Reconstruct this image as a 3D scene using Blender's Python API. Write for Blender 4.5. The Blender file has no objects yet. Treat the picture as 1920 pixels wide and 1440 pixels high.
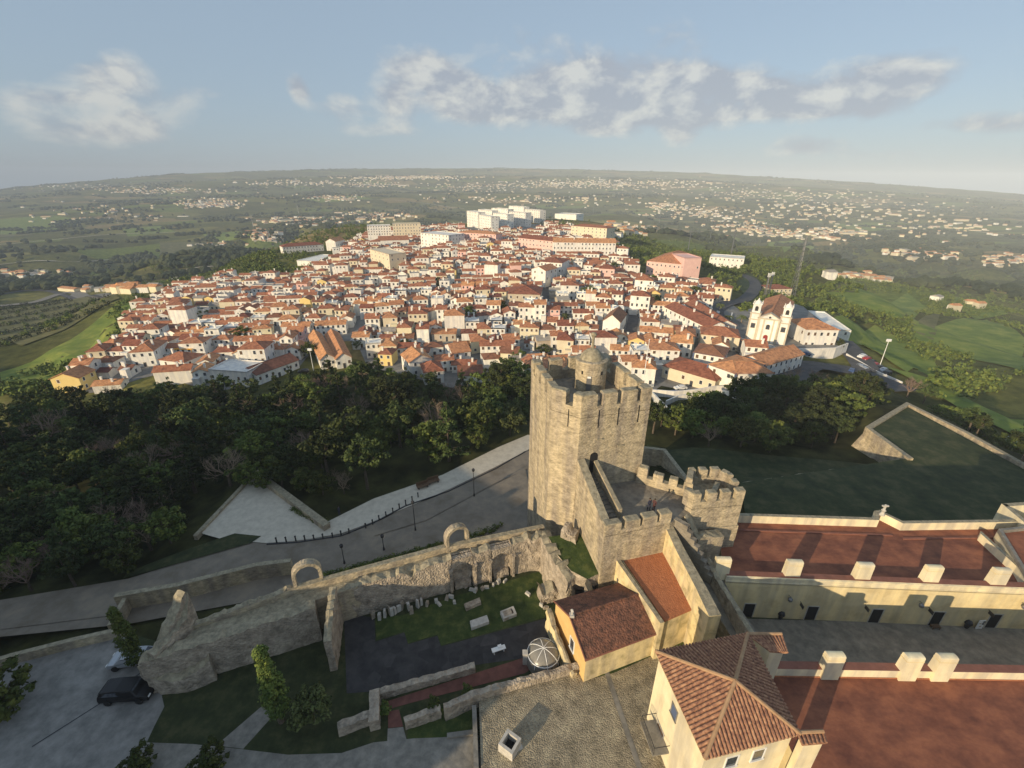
import bpy, bmesh, math, random
import numpy as np
from mathutils import Vector, Matrix
random.seed(7)
S = bpy.context.scene
COL = S.collection
# ------------------------------------------------------------ camera
F = 850.0; PITCH = math.atan(380/850); ROLL = math.radians(.35); H = 46.0
_cp, _sp, _cr, _sr = math.cos(PITCH), math.sin(PITCH), math.cos(ROLL), math.sin(ROLL)
FW = Vector((0, _cp, -_sp)); _r0 = Vector((1, 0, 0)); _u0 = Vector((0, _sp, _cp))
RV = _r0*_cr + _u0*_sr; UV = -_r0*_sr + _u0*_cr
cd = bpy.data.cameras.new('camera'); cam = bpy.data.objects.new('camera', cd); COL.objects.link(cam)
S.camera = cam
cd.sensor_fit = 'HORIZONTAL'; cd.sensor_width = 36; cd.lens = 36*F/1920; cd.clip_start = .5; cd.clip_end = 40000
m = Matrix.Identity(4)
for i in range(3): m[i][0] = RV[i]; m[i][1] = UV[i]; m[i][2] = -FW[i]
m[2][3] = H; cam.matrix_world = m
# ------------------------------------------------------------ light
SUN_EL = math.radians(15); SUN_AZ = math.radians(45)   # light travels to the right and away
ld = bpy.data.lights.new('sun', 'SUN'); sun = bpy.data.objects.new('sun', ld); COL.objects.link(sun)
ld.energy = 5.0; ld.angle = math.radians(.5); ld.color = (1, .80, .52)
_d = Vector((math.sin(SUN_AZ)*math.cos(SUN_EL), math.cos(SUN_AZ)*math.cos(SUN_EL), -math.sin(SUN_EL)))
sun.rotation_euler = _d.to_track_quat('-Z', 'Y').to_euler()
w = bpy.data.worlds.new('World'); S.world = w; w.use_nodes = True
nt = w.node_tree; nd = nt.nodes; lk = nt.links
bg = nd['Background']; bg.inputs[1].default_value = .10
sky = nd.new('ShaderNodeTexSky'); sky.sky_type = 'NISHITA'; sky.sun_disc = False
sky.sun_elevation = SUN_EL; sky.sun_rotation = SUN_AZ + math.pi; sky.altitude = 200
sky.air_density = 1.0; sky.dust_density = 1.5; sky.ozone_density = 2.0
tc = nd.new('ShaderNodeTexCoord')
def nmath(op, a, b=None, c=None, clamp=False, tree=None):
    t = tree or nt
    n = t.nodes.new('ShaderNodeMath'); n.operation = op; n.use_clamp = clamp
    for i, v in enumerate((a, b, c)):
        if v is None: continue
        if isinstance(v, (int, float)): n.inputs[i].default_value = v
        else: t.links.new(v, n.inputs[i])
    return n.outputs[0]
def pxdir(px, py):
    d = FW*F + RV*(px-960) + UV*(720-py); d.normalize(); return d
# cloud banks: puffs placed by azimuth and elevation, broken up by noise, lit from the sun's side
sep = nd.new('ShaderNodeSeparateXYZ'); lk.new(tc.outputs['Generated'], sep.inputs[0])
az = nmath('ARCTAN2', sep.outputs[0], sep.outputs[1]); el = nmath('ARCSINE', sep.outputs[2])
CL = [(228,122,30,20,.85),(178,152,38,18,.75),(110,182,40,12,.65),(310,190,70,22,.75),(165,250,55,20,1.),(262,240,36,18,.9),(20,195,40,22,.5),(560,168,15,18,1.1),
      (640,200,34,24,.95),(742,185,34,38,1.1),(852,178,50,34,1.35),(780,118,60,24,.8),(920,200,60,28,1.),(1020,190,60,34,1.1),(1110,150,90,34,1.1),(1190,190,100,34,1.2),
      (1270,150,110,24,.9),(1310,195,120,30,1.1),(1450,185,110,22,.9),(1540,205,60,12,.8),(1700,130,75,32,1.0),(1850,232,90,14,.9),(1500,275,60,14,.9),(1272,256,26,16,.8),(1110,245,50,12,.6),
      (990,78,80,24,.55),(1250,70,60,26,.45),(1730,290,80,10,.5),(690,245,60,10,.5),(1655,212,30,12,.5),(420,170,40,12,.35)]
dens = None
for (px, py, rx, ry, a) in CL:
    d = pxdir(px, py); a0 = math.atan2(d.x, d.y); e0 = math.asin(d.z)
    qa = nmath('MULTIPLY', nmath('SUBTRACT', az, a0), F/rx); qe = nmath('MULTIPLY', nmath('SUBTRACT', el, e0), F*1.05/ry)
    g = nmath('MULTIPLY', nmath('EXPONENT', nmath('MULTIPLY', nmath('ADD', nmath('MULTIPLY', qa, qa), nmath('MULTIPLY', qe, qe)), -.8)), a)
    dens = g if dens is None else nmath('ADD', dens, g)
dens = nmath('MINIMUM', dens, 1.25)
def cnoise(oa, oe):
    cmb = nd.new('ShaderNodeCombineXYZ'); lk.new(nmath('ADD', az, oa), cmb.inputs[0]); lk.new(nmath('ADD', nmath('MULTIPLY', el, 1.7), oe), cmb.inputs[1])
    n = nd.new('ShaderNodeTexNoise'); n.inputs['Scale'].default_value = 11; n.inputs['Detail'].default_value = 10; n.inputs['Roughness'].default_value = .6; n.inputs['Distortion'].default_value = .25
    lk.new(cmb.outputs[0], n.inputs[0]); return n.outputs[0]
n1 = cnoise(0, 0); n2 = cnoise(-.030, .030)
alpha = nmath('MULTIPLY', nmath('ADD', nmath('SUBTRACT', dens, .44), nmath('MULTIPLY', nmath('SUBTRACT', n1, .5), 1.9)), 1.6, clamp=True)
alpha = nmath('MULTIPLY', nmath('MULTIPLY', alpha, nmath('MULTIPLY', dens, 2.2, clamp=True)), .72)
shade = nmath('ADD', nmath('MULTIPLY', nmath('SUBTRACT', n1, n2), 5.0), nmath('SUBTRACT', .42, nmath('MULTIPLY', nmath('SUBTRACT', az, -.1), .55)), clamp=True)
cmix = nd.new('ShaderNodeMixRGB'); lk.new(shade, cmix.inputs[0])
cmix.inputs[1].default_value = (3.6, 3.85, 4.45, 1); cmix.inputs[2].default_value = (6.9, 6.8, 6.3, 1)
veil = nd.new('ShaderNodeMixRGB'); veil.inputs[0].default_value = .6; veil.inputs[2].default_value = (4.2, 5.35, 6.6, 1)
lk.new(sky.outputs[0], veil.inputs[1])
smix = nd.new('ShaderNodeMixRGB'); lk.new(alpha, smix.inputs[0]); lk.new(veil.outputs[0], smix.inputs[1]); lk.new(cmix.outputs[0], smix.inputs[2])
lk.new(smix.outputs[0], bg.inputs[0])
S.view_settings.view_transform = 'Standard'; S.view_settings.look = 'None'
S.view_settings.exposure = 0.08; S.view_settings.gamma = 1.0
try:
    S.cycles.volume_bounces = 0; S.cycles.max_bounces = 5; S.cycles.diffuse_bounces = 3; S.cycles.use_denoising = True
    S.cycles.transparent_max_bounces = 6
except Exception as e: print('cycles settings', e)
# ------------------------------------------------------------ pixel <-> world
def P(px, py, z=0.0):
    d = FW*F + RV*(px-960) + UV*(720-py); t = (z-H)/d.z
    return Vector((d.x*t, d.y*t, z))
def proj(p):
    v = Vector(p) - Vector((0, 0, H)); q = v.dot(FW)
    return (960 + F*v.dot(RV)/q, 720 - F*v.dot(UV)/q) if q > 0 else (-9999, -9999)
# ------------------------------------------------------------ terrain heights
HORI = [(-200,385),(0,352),(333,325),(600,317),(960,315),(1280,322),(1600,340),(1920,363),(2120,395)]
CT = []
for a in range(-180, 180, 15):
    for r in (4, 25, 50):
        CT.append((r*math.sin(math.radians(a)), r*math.cos(math.radians(a)), -4.6))
for a in range(60, 301, 20):
    for r, z in ((90, -10), (180, -25), (600, -90), (2000, -120), (7000, -100), (9000, -110)):
        CT.append((r*math.sin(math.radians(a)), r*math.cos(math.radians(a)), z))
for q in [(600,950,-4.6),(480,890,-4.6),(990,830,-4.8),(900,870,-4.6),(380,1000,-5),(200,1150,-5),(0,1150,-6),(0,1000,-11),(700,900,-6.5),(560,860,-8),
    (820,870,-6),(400,900,-8),(300,980,-8),
    (1300,960,-5),(1500,930,-5),(1700,900,-5),(1890,900,-5),(1700,780,-5.5),(1900,960,-5),(1600,860,-9),(1450,870,-9),(1500,800,-12),(1350,850,-9),
    (700,800,-14),(500,800,-15),(300,850,-14),(100,900,-15),(850,780,-14),(960,770,-12),(1240,800,-11),(1400,790,-13),
    (180,700,-27),(290,690,-26.5),(430,700,-25),(640,680,-24),(830,700,-23),(980,650,-21),(1100,680,-19),(1250,735,-16),(1400,700,-15.5),(1440,635,-13),(1590,665,-16),(1650,700,-18),
    (240,600,-31),(400,570,-28),(600,570,-23),(800,570,-19),(1000,570,-16),(1200,570,-15),(1350,590,-15.5),(1500,590,-20),
    (560,480,-25),(700,480,-18),(900,480,-12),(1100,480,-12),(1260,505,-16),(1400,500,-26),(940,432,-9),(1050,418,-11),(700,432,-20),
    (470,520,-34),(300,545,-40),(150,740,-29),(100,740,-36),(60,700,-56),(-100,760,-50),(150,660,-50),(100,600,-84),(220,570,-70),(0,620,-84),(0,560,-105),(-100,650,-90),
    (1560,560,-33),(1700,640,-42),(1720,700,-34),(1850,640,-62),(1850,740,-36),(1800,800,-20),(1660,760,-14),(1980,800,-34),(1700,560,-75),(1850,560,-95),
    (600,425,-90),(800,400,-85),(1000,390,-85),(1150,400,-80),(1220,440,-55),(1330,440,-80),(1450,470,-72),(500,440,-105),(400,480,-90),
    (100,480,-130),(250,450,-135),(1700,470,-120),(1850,500,-118),(2000,540,-120)]:
    CT.append(tuple(P(*q)))
_hp = np.arange(-200, 2121, 60)
for px, hy in zip(_hp, np.interp(_hp, [h[0] for h in HORI], [h[1] for h in HORI])):
    d = pxdir(px, hy); hl = math.hypot(d.x, d.y); ux, uy, te = d.x/hl, d.y/hl, d.z/hl
    zh = H + 7000*te
    for r, z in ((1500, -148), (2400, -150+.12*(zh+150)), (3600, -150+.34*(zh+150)), (5200, -150+.68*(zh+150)), (6600, -150+.955*(zh+150)), (7000, zh), (7600, zh-40), (9000, zh-150)):
        CT.append((ux*r, uy*r, z))
_C = np.array(CT); _cr_ = np.hypot(_C[:, 0], _C[:, 1]); _cu = np.log(_cr_+12)*1.15; _cdx = _C[:, 0]/_cr_; _cdy = _C[:, 1]/_cr_
def terrain(x, y):
    x = np.atleast_1d(np.asarray(x, float)); y = np.atleast_1d(np.asarray(y, float))
    r = np.hypot(x, y)+1e-6; u = np.log(r+12)*1.15; dx, dy = x/r, y/r
    k = np.minimum(1, r/30)
    out = np.empty(len(x))
    for s in range(0, len(x), 4000):
        e = slice(s, s+4000)
        dd = (u[e, None]-_cu)**2 + ((dx[e, None]-_cdx)**2+(dy[e, None]-_cdy)**2)*2.2*k[e, None]
        ww = 1/(dd+.0006)**2.2
        out[e] = (ww*_C[:, 2]).sum(1)/ww.sum(1)
    # gentle undulation
    a = np.clip((r-130)/400, 0, 1)
    out += a*(1.2*np.sin(x/47+1)*np.cos(y/61) + np.clip(r/3000, 0, 1)*np.clip((3600-r)/2000, 0, 1)*8*np.sin(x/420+.6)*np.sin(y/530+1.3))
    flat = np.clip((66-r)/10, 0, 1)*(y > 0)
    out = out*(1-flat) + flat*np.minimum(np.maximum(out, -7), -4.6)
    return np.where(r < 125, np.minimum(out, -4.8), out)
def tz(x, y): return float(terrain(x, y)[0])
_rr = 14*1.0065**np.arange(1010)
def G(px, py):
    """first terrain hit of the ray through a photo pixel"""
    d = FW*F + RV*(px-960) + UV*(720-py); h = math.hypot(d.x, d.y)
    X = _rr*d.x/h; Y = _rr*d.y/h; Z = H + _rr*d.z/h; T = terrain(X, Y)
    i = np.nonzero(Z < T)[0]
    if len(i) == 0: return Vector((X[-1], Y[-1], T[-1]))
    i = max(1, i[0]); f0 = Z[i-1]-T[i-1]; f1 = Z[i]-T[i]; t = f0/(f0-f1)
    return Vector((X[i-1]+(X[i]-X[i-1])*t, Y[i-1]+(Y[i]-Y[i-1])*t, T[i-1]+(T[i]-T[i-1])*t))
def inpoly(x, y, poly):
    c = False; j = len(poly)-1
    for i in range(len(poly)):
        xi, yi = poly[i]; xj, yj = poly[j]
        if (yi > y) != (yj > y) and x < (xj-xi)*(y-yi)/(yj-yi)+xi: c = not c
        j = i
    return c
# ------------------------------------------------------------ materials
M = {}
def mat(name, c1, c2=None, scale=1.0, rough=.9, bump=0.0, c3=None, stretch=(1, 1, 1), tint=0.0, coords='Object', metal=0, spec=.3, cell=0.0, trans=0.0, cellmix=.55, streak=0.0):
    mt = bpy.data.materials.new(name); mt.use_nodes = True; t = mt.node_tree; b = t.nodes['Principled BSDF']
    b.inputs['Roughness'].default_value = rough; b.inputs['Metallic'].default_value = metal; b.inputs['Specular IOR Level'].default_value = spec
    if trans: b.inputs['Transmission Weight'].default_value = trans
    tcn = t.nodes.new('ShaderNodeTexCoord'); mp = t.nodes.new('ShaderNodeMapping'); t.links.new(tcn.outputs[coords], mp.inputs[0]); mp.inputs['Scale'].default_value = stretch
    src = None
    if c2 is None: b.inputs[0].default_value = (*c1, 1)
    if c2 is not None:
        n = t.nodes.new('ShaderNodeTexNoise'); n.inputs['Scale'].default_value = scale; n.inputs['Detail'].default_value = 8; n.inputs['Roughness'].default_value = .65
        t.links.new(mp.outputs[0], n.inputs[0])
        r = t.nodes.new('ShaderNodeValToRGB'); t.links.new(n.outputs[0], r.inputs[0])
        e = r.color_ramp.elements; e[0].position = .34; e[0].color = (*c1, 1); e[1].position = .66; e[1].color = (*c2, 1)
        if c3: q = e.new(.5); q.color = (*c3, 1)
        src = r.outputs[0]; hgt = n.outputs[0]
        if cell:
            v = t.nodes.new('ShaderNodeTexVoronoi'); v.inputs['Scale'].default_value = cell; t.links.new(mp.outputs[0], v.inputs[0])
            mx = t.nodes.new('ShaderNodeMixRGB'); mx.blend_type = 'MULTIPLY'; mx.inputs[0].default_value = cellmix
            hs = t.nodes.new('ShaderNodeValToRGB'); hs.color_ramp.elements[0].color = (.55, .55, .55, 1); hs.color_ramp.elements[1].color = (1.35, 1.3, 1.25, 1)
            sx = t.nodes.new('ShaderNodeSeparateXYZ'); t.links.new(v.outputs['Color'], sx.inputs[0]); t.links.new(sx.outputs[0], hs.inputs[0])
            t.links.new(src, mx.inputs[1]); t.links.new(hs.outputs[0], mx.inputs[2]); src = mx.outputs[0]
            hgt = nmath('ADD', nmath('MULTIPLY', n.outputs[0], .6, tree=t), nmath('MULTIPLY', v.outputs['Distance'], -.8, tree=t), tree=t)
        if bump:
            bp = t.nodes.new('ShaderNodeBump'); bp.inputs['Strength'].default_value = bump; bp.inputs['Distance'].default_value = .25
            t.links.new(hgt, bp.inputs['Height']); t.links.new(bp.outputs[0], b.inputs['Normal'])
    if streak and src:
        wn = t.nodes.new('ShaderNodeTexNoise'); wn.inputs['Scale'].default_value = 1.0; wn.inputs['Detail'].default_value = 5; wm_ = t.nodes.new('ShaderNodeMapping'); wm_.inputs['Scale'].default_value = (.9, .9, .12)
        t.links.new(tcn.outputs[coords], wm_.inputs[0]); t.links.new(wm_.outputs[0], wn.inputs[0]); wr = t.nodes.new('ShaderNodeValToRGB'); t.links.new(wn.outputs[0], wr.inputs[0])
        wr.color_ramp.elements[0].position = .38; wr.color_ramp.elements[0].color = (1-streak, 1-streak, 1-streak*.8, 1); wr.color_ramp.elements[1].position = .6; wr.color_ramp.elements[1].color = (1.08, 1.06, 1.0, 1)
        wx = t.nodes.new('ShaderNodeMixRGB'); wx.blend_type = 'MULTIPLY'; wx.inputs[0].default_value = 1; t.links.new(src, wx.inputs[1]); t.links.new(wr.outputs[0], wx.inputs[2]); src = wx.outputs[0]
    if tint and src:
        oi = t.nodes.new('ShaderNodeObjectInfo'); hv = t.nodes.new('ShaderNodeHueSaturation'); t.links.new(src, hv.inputs['Color'])
        t.links.new(nmath('ADD', nmath('MULTIPLY', oi.outputs['Random'], 2*tint, tree=t), 1-tint, tree=t), hv.inputs['Value'])
        t.links.new(nmath('ADD', nmath('MULTIPLY', oi.outputs['Random'], .03, tree=t), .485, tree=t), hv.inputs['Hue']); src = hv.outputs[0]
    if src: t.links.new(src, b.inputs[0])
    M[name] = mt; return mt
mat('stone', (.31,.265,.19), (.54,.465,.34), .8, bump=.35, c3=(.45,.385,.275), cell=3.4, stretch=(1,1,1.9), cellmix=.42, streak=.3)
mat('stone_top', (.20,.18,.13), (.42,.37,.26), 2.0, bump=.6, c3=(.31,.27,.19))
mat('rubble', (.22,.19,.15), (.50,.43,.34), 1.1, bump=.6, c3=(.37,.315,.25), cell=4.5, cellmix=.3)
mat('plaster', (.62,.50,.28), (.80,.68,.42), .5, bump=.08, c3=(.73,.61,.36), streak=.16)
mat('old_plaster', (.42,.36,.20), (.78,.66,.40), .8, bump=.3, c3=(.68,.57,.34), streak=.3)
mat('ochre', (.62,.41,.16), (.70,.48,.20), .8, bump=.05)
mat('cream', (.72,.63,.43), (.82,.74,.54), .6, streak=.24)
mat('red_floor', (.14,.052,.036), (.34,.13,.07), .42, bump=.12, c3=(.235,.088,.052), stretch=(1,1.4,1), streak=.0)
mat('red_ledge', (.20,.085,.06), (.28,.12,.085), 1.2)
mat('brown_roof', (.08,.045,.034), (.24,.11,.07), 1.6, bump=.4, c3=(.17,.08,.055), cell=5, cellmix=.35)
mat('orange_roof', (.34,.13,.065), (.44,.175,.085), 1.6, bump=.3, c3=(.40,.155,.075), stretch=(2,1,1), cell=5, cellmix=.2)
mat('tile', (.15,.075,.055), (.50,.29,.17), 3.5, bump=.3, c3=(.33,.165,.10))
mat('mortar', (.34,.20,.11), (.44,.29,.17), 2.0)
mat('town_roof', (.22,.095,.058), (.52,.235,.125), .8, c3=(.39,.165,.09), tint=.42, bump=.1)
mat('town_roof_dark', (.14,.065,.045), (.28,.125,.08), .8, c3=(.21,.09,.06), tint=.3)
mat('grey_roof', (.22,.20,.18), (.36,.33,.30), .8, tint=.15)
mat('white', (.72,.70,.66), (.86,.845,.80), .35, tint=.08, streak=.14)
mat('house_cream', (.66,.58,.42), (.74,.67,.50), .4, tint=.07)
mat('yellow', (.74,.56,.22), (.80,.63,.28), .4)
mat('pink', (.72,.45,.40), (.80,.53,.47), .4)
mat('beige', (.48,.42,.32), (.58,.51,.40), .5, tint=.1)
mat('pane', (.03,.035,.045), (.09,.10,.12), 2.5, rough=.15, spec=.6)
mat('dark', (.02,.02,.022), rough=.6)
mat('door_wood', (.10,.06,.035), (.16,.10,.06), 3)
mat('red_door', (.26,.035,.03))
mat('metal', (.25,.25,.26), rough=.45, metal=.6)
mat('iron', (.05,.05,.055), rough=.5, metal=.4)
mat('white_paint', (.80,.80,.78), rough=.5)
mat('blue_trim', (.10,.13,.22))
mat('cobble', (.20,.175,.125), (.42,.37,.26), .8, bump=.5, c3=(.31,.27,.195), cell=9.0, cellmix=.55)
mat('paving', (.17,.16,.14), (.29,.27,.235), 1.2, bump=.2, cell=1.6, cellmix=.2)
mat('court_paving', (.17,.15,.125), (.29,.26,.21), .9, bump=.3, cell=1.8, cellmix=.22)
mat('gravel', (.46,.41,.33), (.60,.54,.44), .9, bump=.15, c3=(.54,.485,.395))
mat('shaded_gravel', (.16,.155,.145), (.30,.285,.265), .7, bump=.35, c3=(.23,.22,.205))  # car park gravel, its deep shade put into the colour
mat('road', (.17,.14,.105), (.27,.225,.17), .35, bump=.2, c3=(.21,.18,.145))
mat('asphalt', (.06,.06,.065), (.10,.10,.105), .5)
mat('street', (.16,.155,.15), (.27,.26,.24), .25)
mat('deck', (.035,.035,.038), (.062,.06,.062), .8, cell=.8)
mat('brick_path', (.13,.055,.045), (.20,.085,.065), 1.5)
mat('lawn', (.028,.046,.011), (.095,.11,.03), .8, bump=.6, c3=(.045,.068,.016))
mat('meadow', (.020,.030,.012), (.075,.075,.034), .35, bump=.7, c3=(.038,.050,.018))  # grass of the shaded slope, albedo lowered to carry the shade
mat('dark_lawn', (.022,.03,.011), (.07,.07,.03), .7, bump=.5, c3=(.036,.045,.016))
mat('field_bright', (.09,.14,.02), (.24,.26,.05), .09, c3=(.15,.20,.032))
mat('field_olive', (.08,.085,.03), (.19,.17,.07), .08, c3=(.125,.12,.045))
mat('forest_floor', (.03,.032,.018), (.07,.06,.035), .15, bump=.3)
mat('marble', (.40,.38,.34), (.58,.55,.50), 2.0)
mat('bark', (.08,.06,.045), (.15,.12,.09), 3)
mat('twig', (.20,.14,.105), (.32,.235,.175), 2, tint=.1)
mat('pale_twig', (.28,.23,.16), (.36,.30,.22), 2)
mat('leaf_dark', (.026,.038,.012), (.095,.115,.032), .5, tint=.5, c3=(.042,.06,.018))
mat('leaf_mid', (.045,.068,.015), (.18,.19,.038), .5, tint=.5, c3=(.08,.105,.024))
mat('leaf_olive', (.06,.075,.025), (.12,.14,.045), .5, tint=.2)
mat('leaf_far', (.018,.028,.012), (.055,.066,.026), .01)
mat('car_black', (.006,.006,.008), rough=.35, spec=.4)
mat('car_silver', (.42,.44,.47), rough=.3, metal=.5)
mat('car_white', (.7,.7,.7), rough=.3)
mat('car_red', (.35,.03,.03), rough=.3)
mat('car_blue', (.05,.09,.2), rough=.3)
mat('rubber', (.02,.02,.02), rough=.8)
mat('skin', (.42,.26,.18)); mat('clothing_dark', (.03,.035,.06), (.05,.05,.08), 5); mat('clothing_red', (.09,.04,.04)); mat('hair', (.04,.03,.02))
mat('canvas', (.60,.55,.42))
mat('glass_roof', (.20,.19,.17), (.27,.25,.21), 2, rough=.3, spec=.5)
mat('orange_tarp', (.78,.40,.04)); mat('tennis', (.10,.14,.10))
# terrain: patchwork of fields
mt = bpy.data.materials.new('terrain'); mt.use_nodes = True; t = mt.node_tree; b = t.nodes['Principled BSDF']; b.inputs['Roughness'].default_value = 1; b.inputs['Specular IOR Level'].default_value = .1
g = t.nodes.new('ShaderNodeNewGeometry')
def tex(kind, sc, **kw):
    n = t.nodes.new(kind); n.inputs['Scale'].default_value = sc
    mpn = t.nodes.new('ShaderNodeMapping'); mpn.inputs['Scale'].default_value = kw.get('st', (1, 1, 0)); t.links.new(g.outputs['Position'], mpn.inputs[0]); mpn.inputs['Rotation'].default_value = (0, 0, kw.get('rot', 0))
    t.links.new(mpn.outputs[0], n.inputs[0]); return n
v1 = tex('ShaderNodeTexVoronoi', .0055, st=(1, 1.8, 0), rot=.3); sxx = t.nodes.new('ShaderNodeSeparateXYZ'); t.links.new(v1.outputs['Color'], sxx.inputs[0])
r1 = t.nodes.new('ShaderNodeValToRGB'); t.links.new(sxx.outputs[0], r1.inputs[0]); r1.color_ramp.interpolation = 'CONSTANT'
E = r1.color_ramp.elements; E[0].color = (0.079,0.088,0.031,1); E[1].position = .9; E[1].color = (0.300,0.224,0.114,1)
for ps, cc in ((.22,(0.124,0.136,0.043)),(.38,(0.071,0.080,0.028)),(.5,(0.195,0.192,0.065)),(.62,(0.098,0.112,0.036)),(.74,(0.150,0.208,0.043)),(.82,(0.106,0.104,0.043))):
    q = E.new(ps); q.color = (*cc, 1)
nz = tex('ShaderNodeTexNoise', .012, st=(1, 1.6, 1)); nz.inputs['Detail'].default_value = 10; nz.inputs['Roughness'].default_value = .7
r2 = t.nodes.new('ShaderNodeValToRGB'); t.links.new(nz.outputs[0], r2.inputs[0]); E = r2.color_ramp.elements
E[0].position = .40; E[0].color = (0.050,0.061,0.023,1); E[1].position = .62; E[1].color = (0.212,0.208,0.079,1)
mx = t.nodes.new('ShaderNodeMixRGB'); mx.inputs[0].default_value = .34; t.links.new(r1.outputs[0], mx.inputs[1]); t.links.new(r2.outputs[0], mx.inputs[2])
# near the castle: dark scrubby woodland floor
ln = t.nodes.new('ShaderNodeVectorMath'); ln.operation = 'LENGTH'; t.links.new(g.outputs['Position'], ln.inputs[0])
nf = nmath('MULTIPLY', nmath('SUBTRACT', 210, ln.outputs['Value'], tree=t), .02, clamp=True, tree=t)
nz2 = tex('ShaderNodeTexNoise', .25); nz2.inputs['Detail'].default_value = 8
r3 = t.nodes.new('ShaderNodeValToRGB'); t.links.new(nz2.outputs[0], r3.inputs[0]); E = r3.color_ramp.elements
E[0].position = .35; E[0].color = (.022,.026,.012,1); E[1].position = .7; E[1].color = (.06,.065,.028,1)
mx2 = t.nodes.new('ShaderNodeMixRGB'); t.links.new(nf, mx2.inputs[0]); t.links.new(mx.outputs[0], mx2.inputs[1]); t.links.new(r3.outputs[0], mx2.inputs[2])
nf3 = tex('ShaderNodeTexNoise', .11); nf3.inputs['Detail'].default_value = 9; nf3.inputs['Roughness'].default_value = .75
r4 = t.nodes.new('ShaderNodeValToRGB'); t.links.new(nf3.outputs[0], r4.inputs[0]); E = r4.color_ramp.elements; E[0].position = .36; E[0].color = (.55,.55,.5,1); E[1].position = .66; E[1].color = (1.5,1.38,1.15,1)
mx3 = t.nodes.new('ShaderNodeMixRGB'); mx3.blend_type = 'MULTIPLY'; mx3.inputs[0].default_value = 1; t.links.new(mx2.outputs[0], mx3.inputs[1]); t.links.new(r4.outputs[0], mx3.inputs[2])
t.links.new(mx3.outputs[0], b.inputs[0]); M['terrain'] = mt
# ------------------------------------------------------------ mesh helpers
class MB:
    def __init__(s): s.v = []; s.f = []; s.m = []; s.mats = []
    def mi(s, m):
        if m not in s.mats: s.mats.append(m)
        return s.mats.index(m)
    def face(s, pts, m=0):
        n = len(s.v); s.v += [tuple(p) for p in pts]; s.f.append(tuple(range(n, n+len(pts)))); s.m.append(m)
    def mesh(s, vs, fs, m=0):
        n = len(s.v); s.v += [tuple(p) for p in vs]; s.f += [tuple(i+n for i in f) for f in fs]; s.m += [m]*len(fs)
    def box(s, c, sz, rz=0, m=0, top=None, taper=1.0):
        x, y, z = sz[0]/2, sz[1]/2, sz[2]/2; cs, sn = math.cos(rz), math.sin(rz); vs = []
        for dz in (-z, z):
            k = taper if dz > 0 else 1
            for dx, dy in ((-x, -y), (x, -y), (x, y), (-x, y)):
                dx *= k; dy *= k
                vs.append((c[0]+dx*cs-dy*sn, c[1]+dx*sn+dy*cs, c[2]+dz))
        s.mesh(vs, [(3,2,1,0),(0,1,5,4),(1,2,6,5),(2,3,7,6),(3,0,4,7),(4,5,6,7)], m)
    def prism(s, top, zb, m=0, mtop=None):
        """top: list of 3d points (any winding), extruded down to zb"""
        top = [Vector(p) for p in top]; n = len(top)
        a = sum(top[i].x*top[(i+1) % n].y-top[(i+1) % n].x*top[i].y for i in range(n))
        if a < 0: top = top[::-1]
        bot = [Vector((p.x, p.y, zb if not isinstance(zb, (list, tuple)) else zb[0])) for p in top]
        vs = top+bot; s.mesh(vs, [tuple(range(n))], m if mtop is None else mtop)
        s.mesh(vs, [(i+n, (i+1) % n+n, (i+1) % n, i) for i in range(n)]+[tuple(range(2*n-1, n-1, -1))], m)
    def tube(s, pts, r0, r1=None, n=6, m=0, cap=True):
        pts = [Vector(p) for p in pts]; r1 = r0 if r1 is None else r1; vs = []; fs = []; k = len(pts)
        for i, p in enumerate(pts):
            d = (pts[min(i+1, k-1)]-pts[max(i-1, 0)]).normalized()
            a = d.orthogonal().normalized(); b_ = d.cross(a); r = r0+(r1-r0)*i/(k-1)
            for j in range(n):
                th = 2*math.pi*j/n; vs.append(p+a*math.cos(th)*r+b_*math.sin(th)*r)
        for i in range(k-1):
            for j in range(n): fs.append((i*n+j, i*n+(j+1) % n, (i+1)*n+(j+1) % n, (i+1)*n+j))
        if cap: fs += [tuple(range(n-1, -1, -1)), tuple(range((k-1)*n, k*n))]
        s.mesh(vs, fs, m)
    def lathe(s, c, prof, n=32, m=0):
        vs = []; fs = []
        for (r, z) in prof:
            for j in range(n):
                th = 2*math.pi*j/n; vs.append((c[0]+r*math.cos(th), c[1]+r*math.sin(th), c[2]+z))
        for i in range(len(prof)-1):
            for j in range(n): fs.append((i*n+j, i*n+(j+1) % n, (i+1)*n+(j+1) % n, (i+1)*n+j))
        s.mesh(vs, fs, m)
    def build(s, name, mats, parent=None, smooth=False, loc=None):
        me = bpy.data.meshes.new(name); me.from_pydata(s.v, [], s.f)
        if isinstance(mats, str): mats = [mats]
        for x in mats: me.materials.append(M[x])
        me.polygons.foreach_set('material_index', s.m)
        if smooth: me.polygons.foreach_set('use_smooth', [True]*len(s.f))
        me.update()
        return link(bpy.data.objects.new(name, me), parent)
def link(o, parent=None):
    COL.objects.link(o)
    if parent is not None: o.parent = parent
    return o
def empty(name, loc=(0, 0, 0), rz=0):
    o = bpy.data.objects.new(name, None); COL.objects.link(o); o.location = loc; o.rotation_euler.z = rz; o.empty_display_size = .5; return o
def tag(o, label, cat, group=None, kind=None):
    if label: o['label'] = label
    if cat: o['category'] = cat
    if group: o['group'] = group
    if kind: o['kind'] = kind
    return o
def struct(o): o['kind'] = 'structure'; return o
def copy_tree(o, parent=None):
    c = o.copy(); COL.objects.link(c); c.parent = parent
    for ch in list(o.children): copy_tree(ch, c)
    return c
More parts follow.
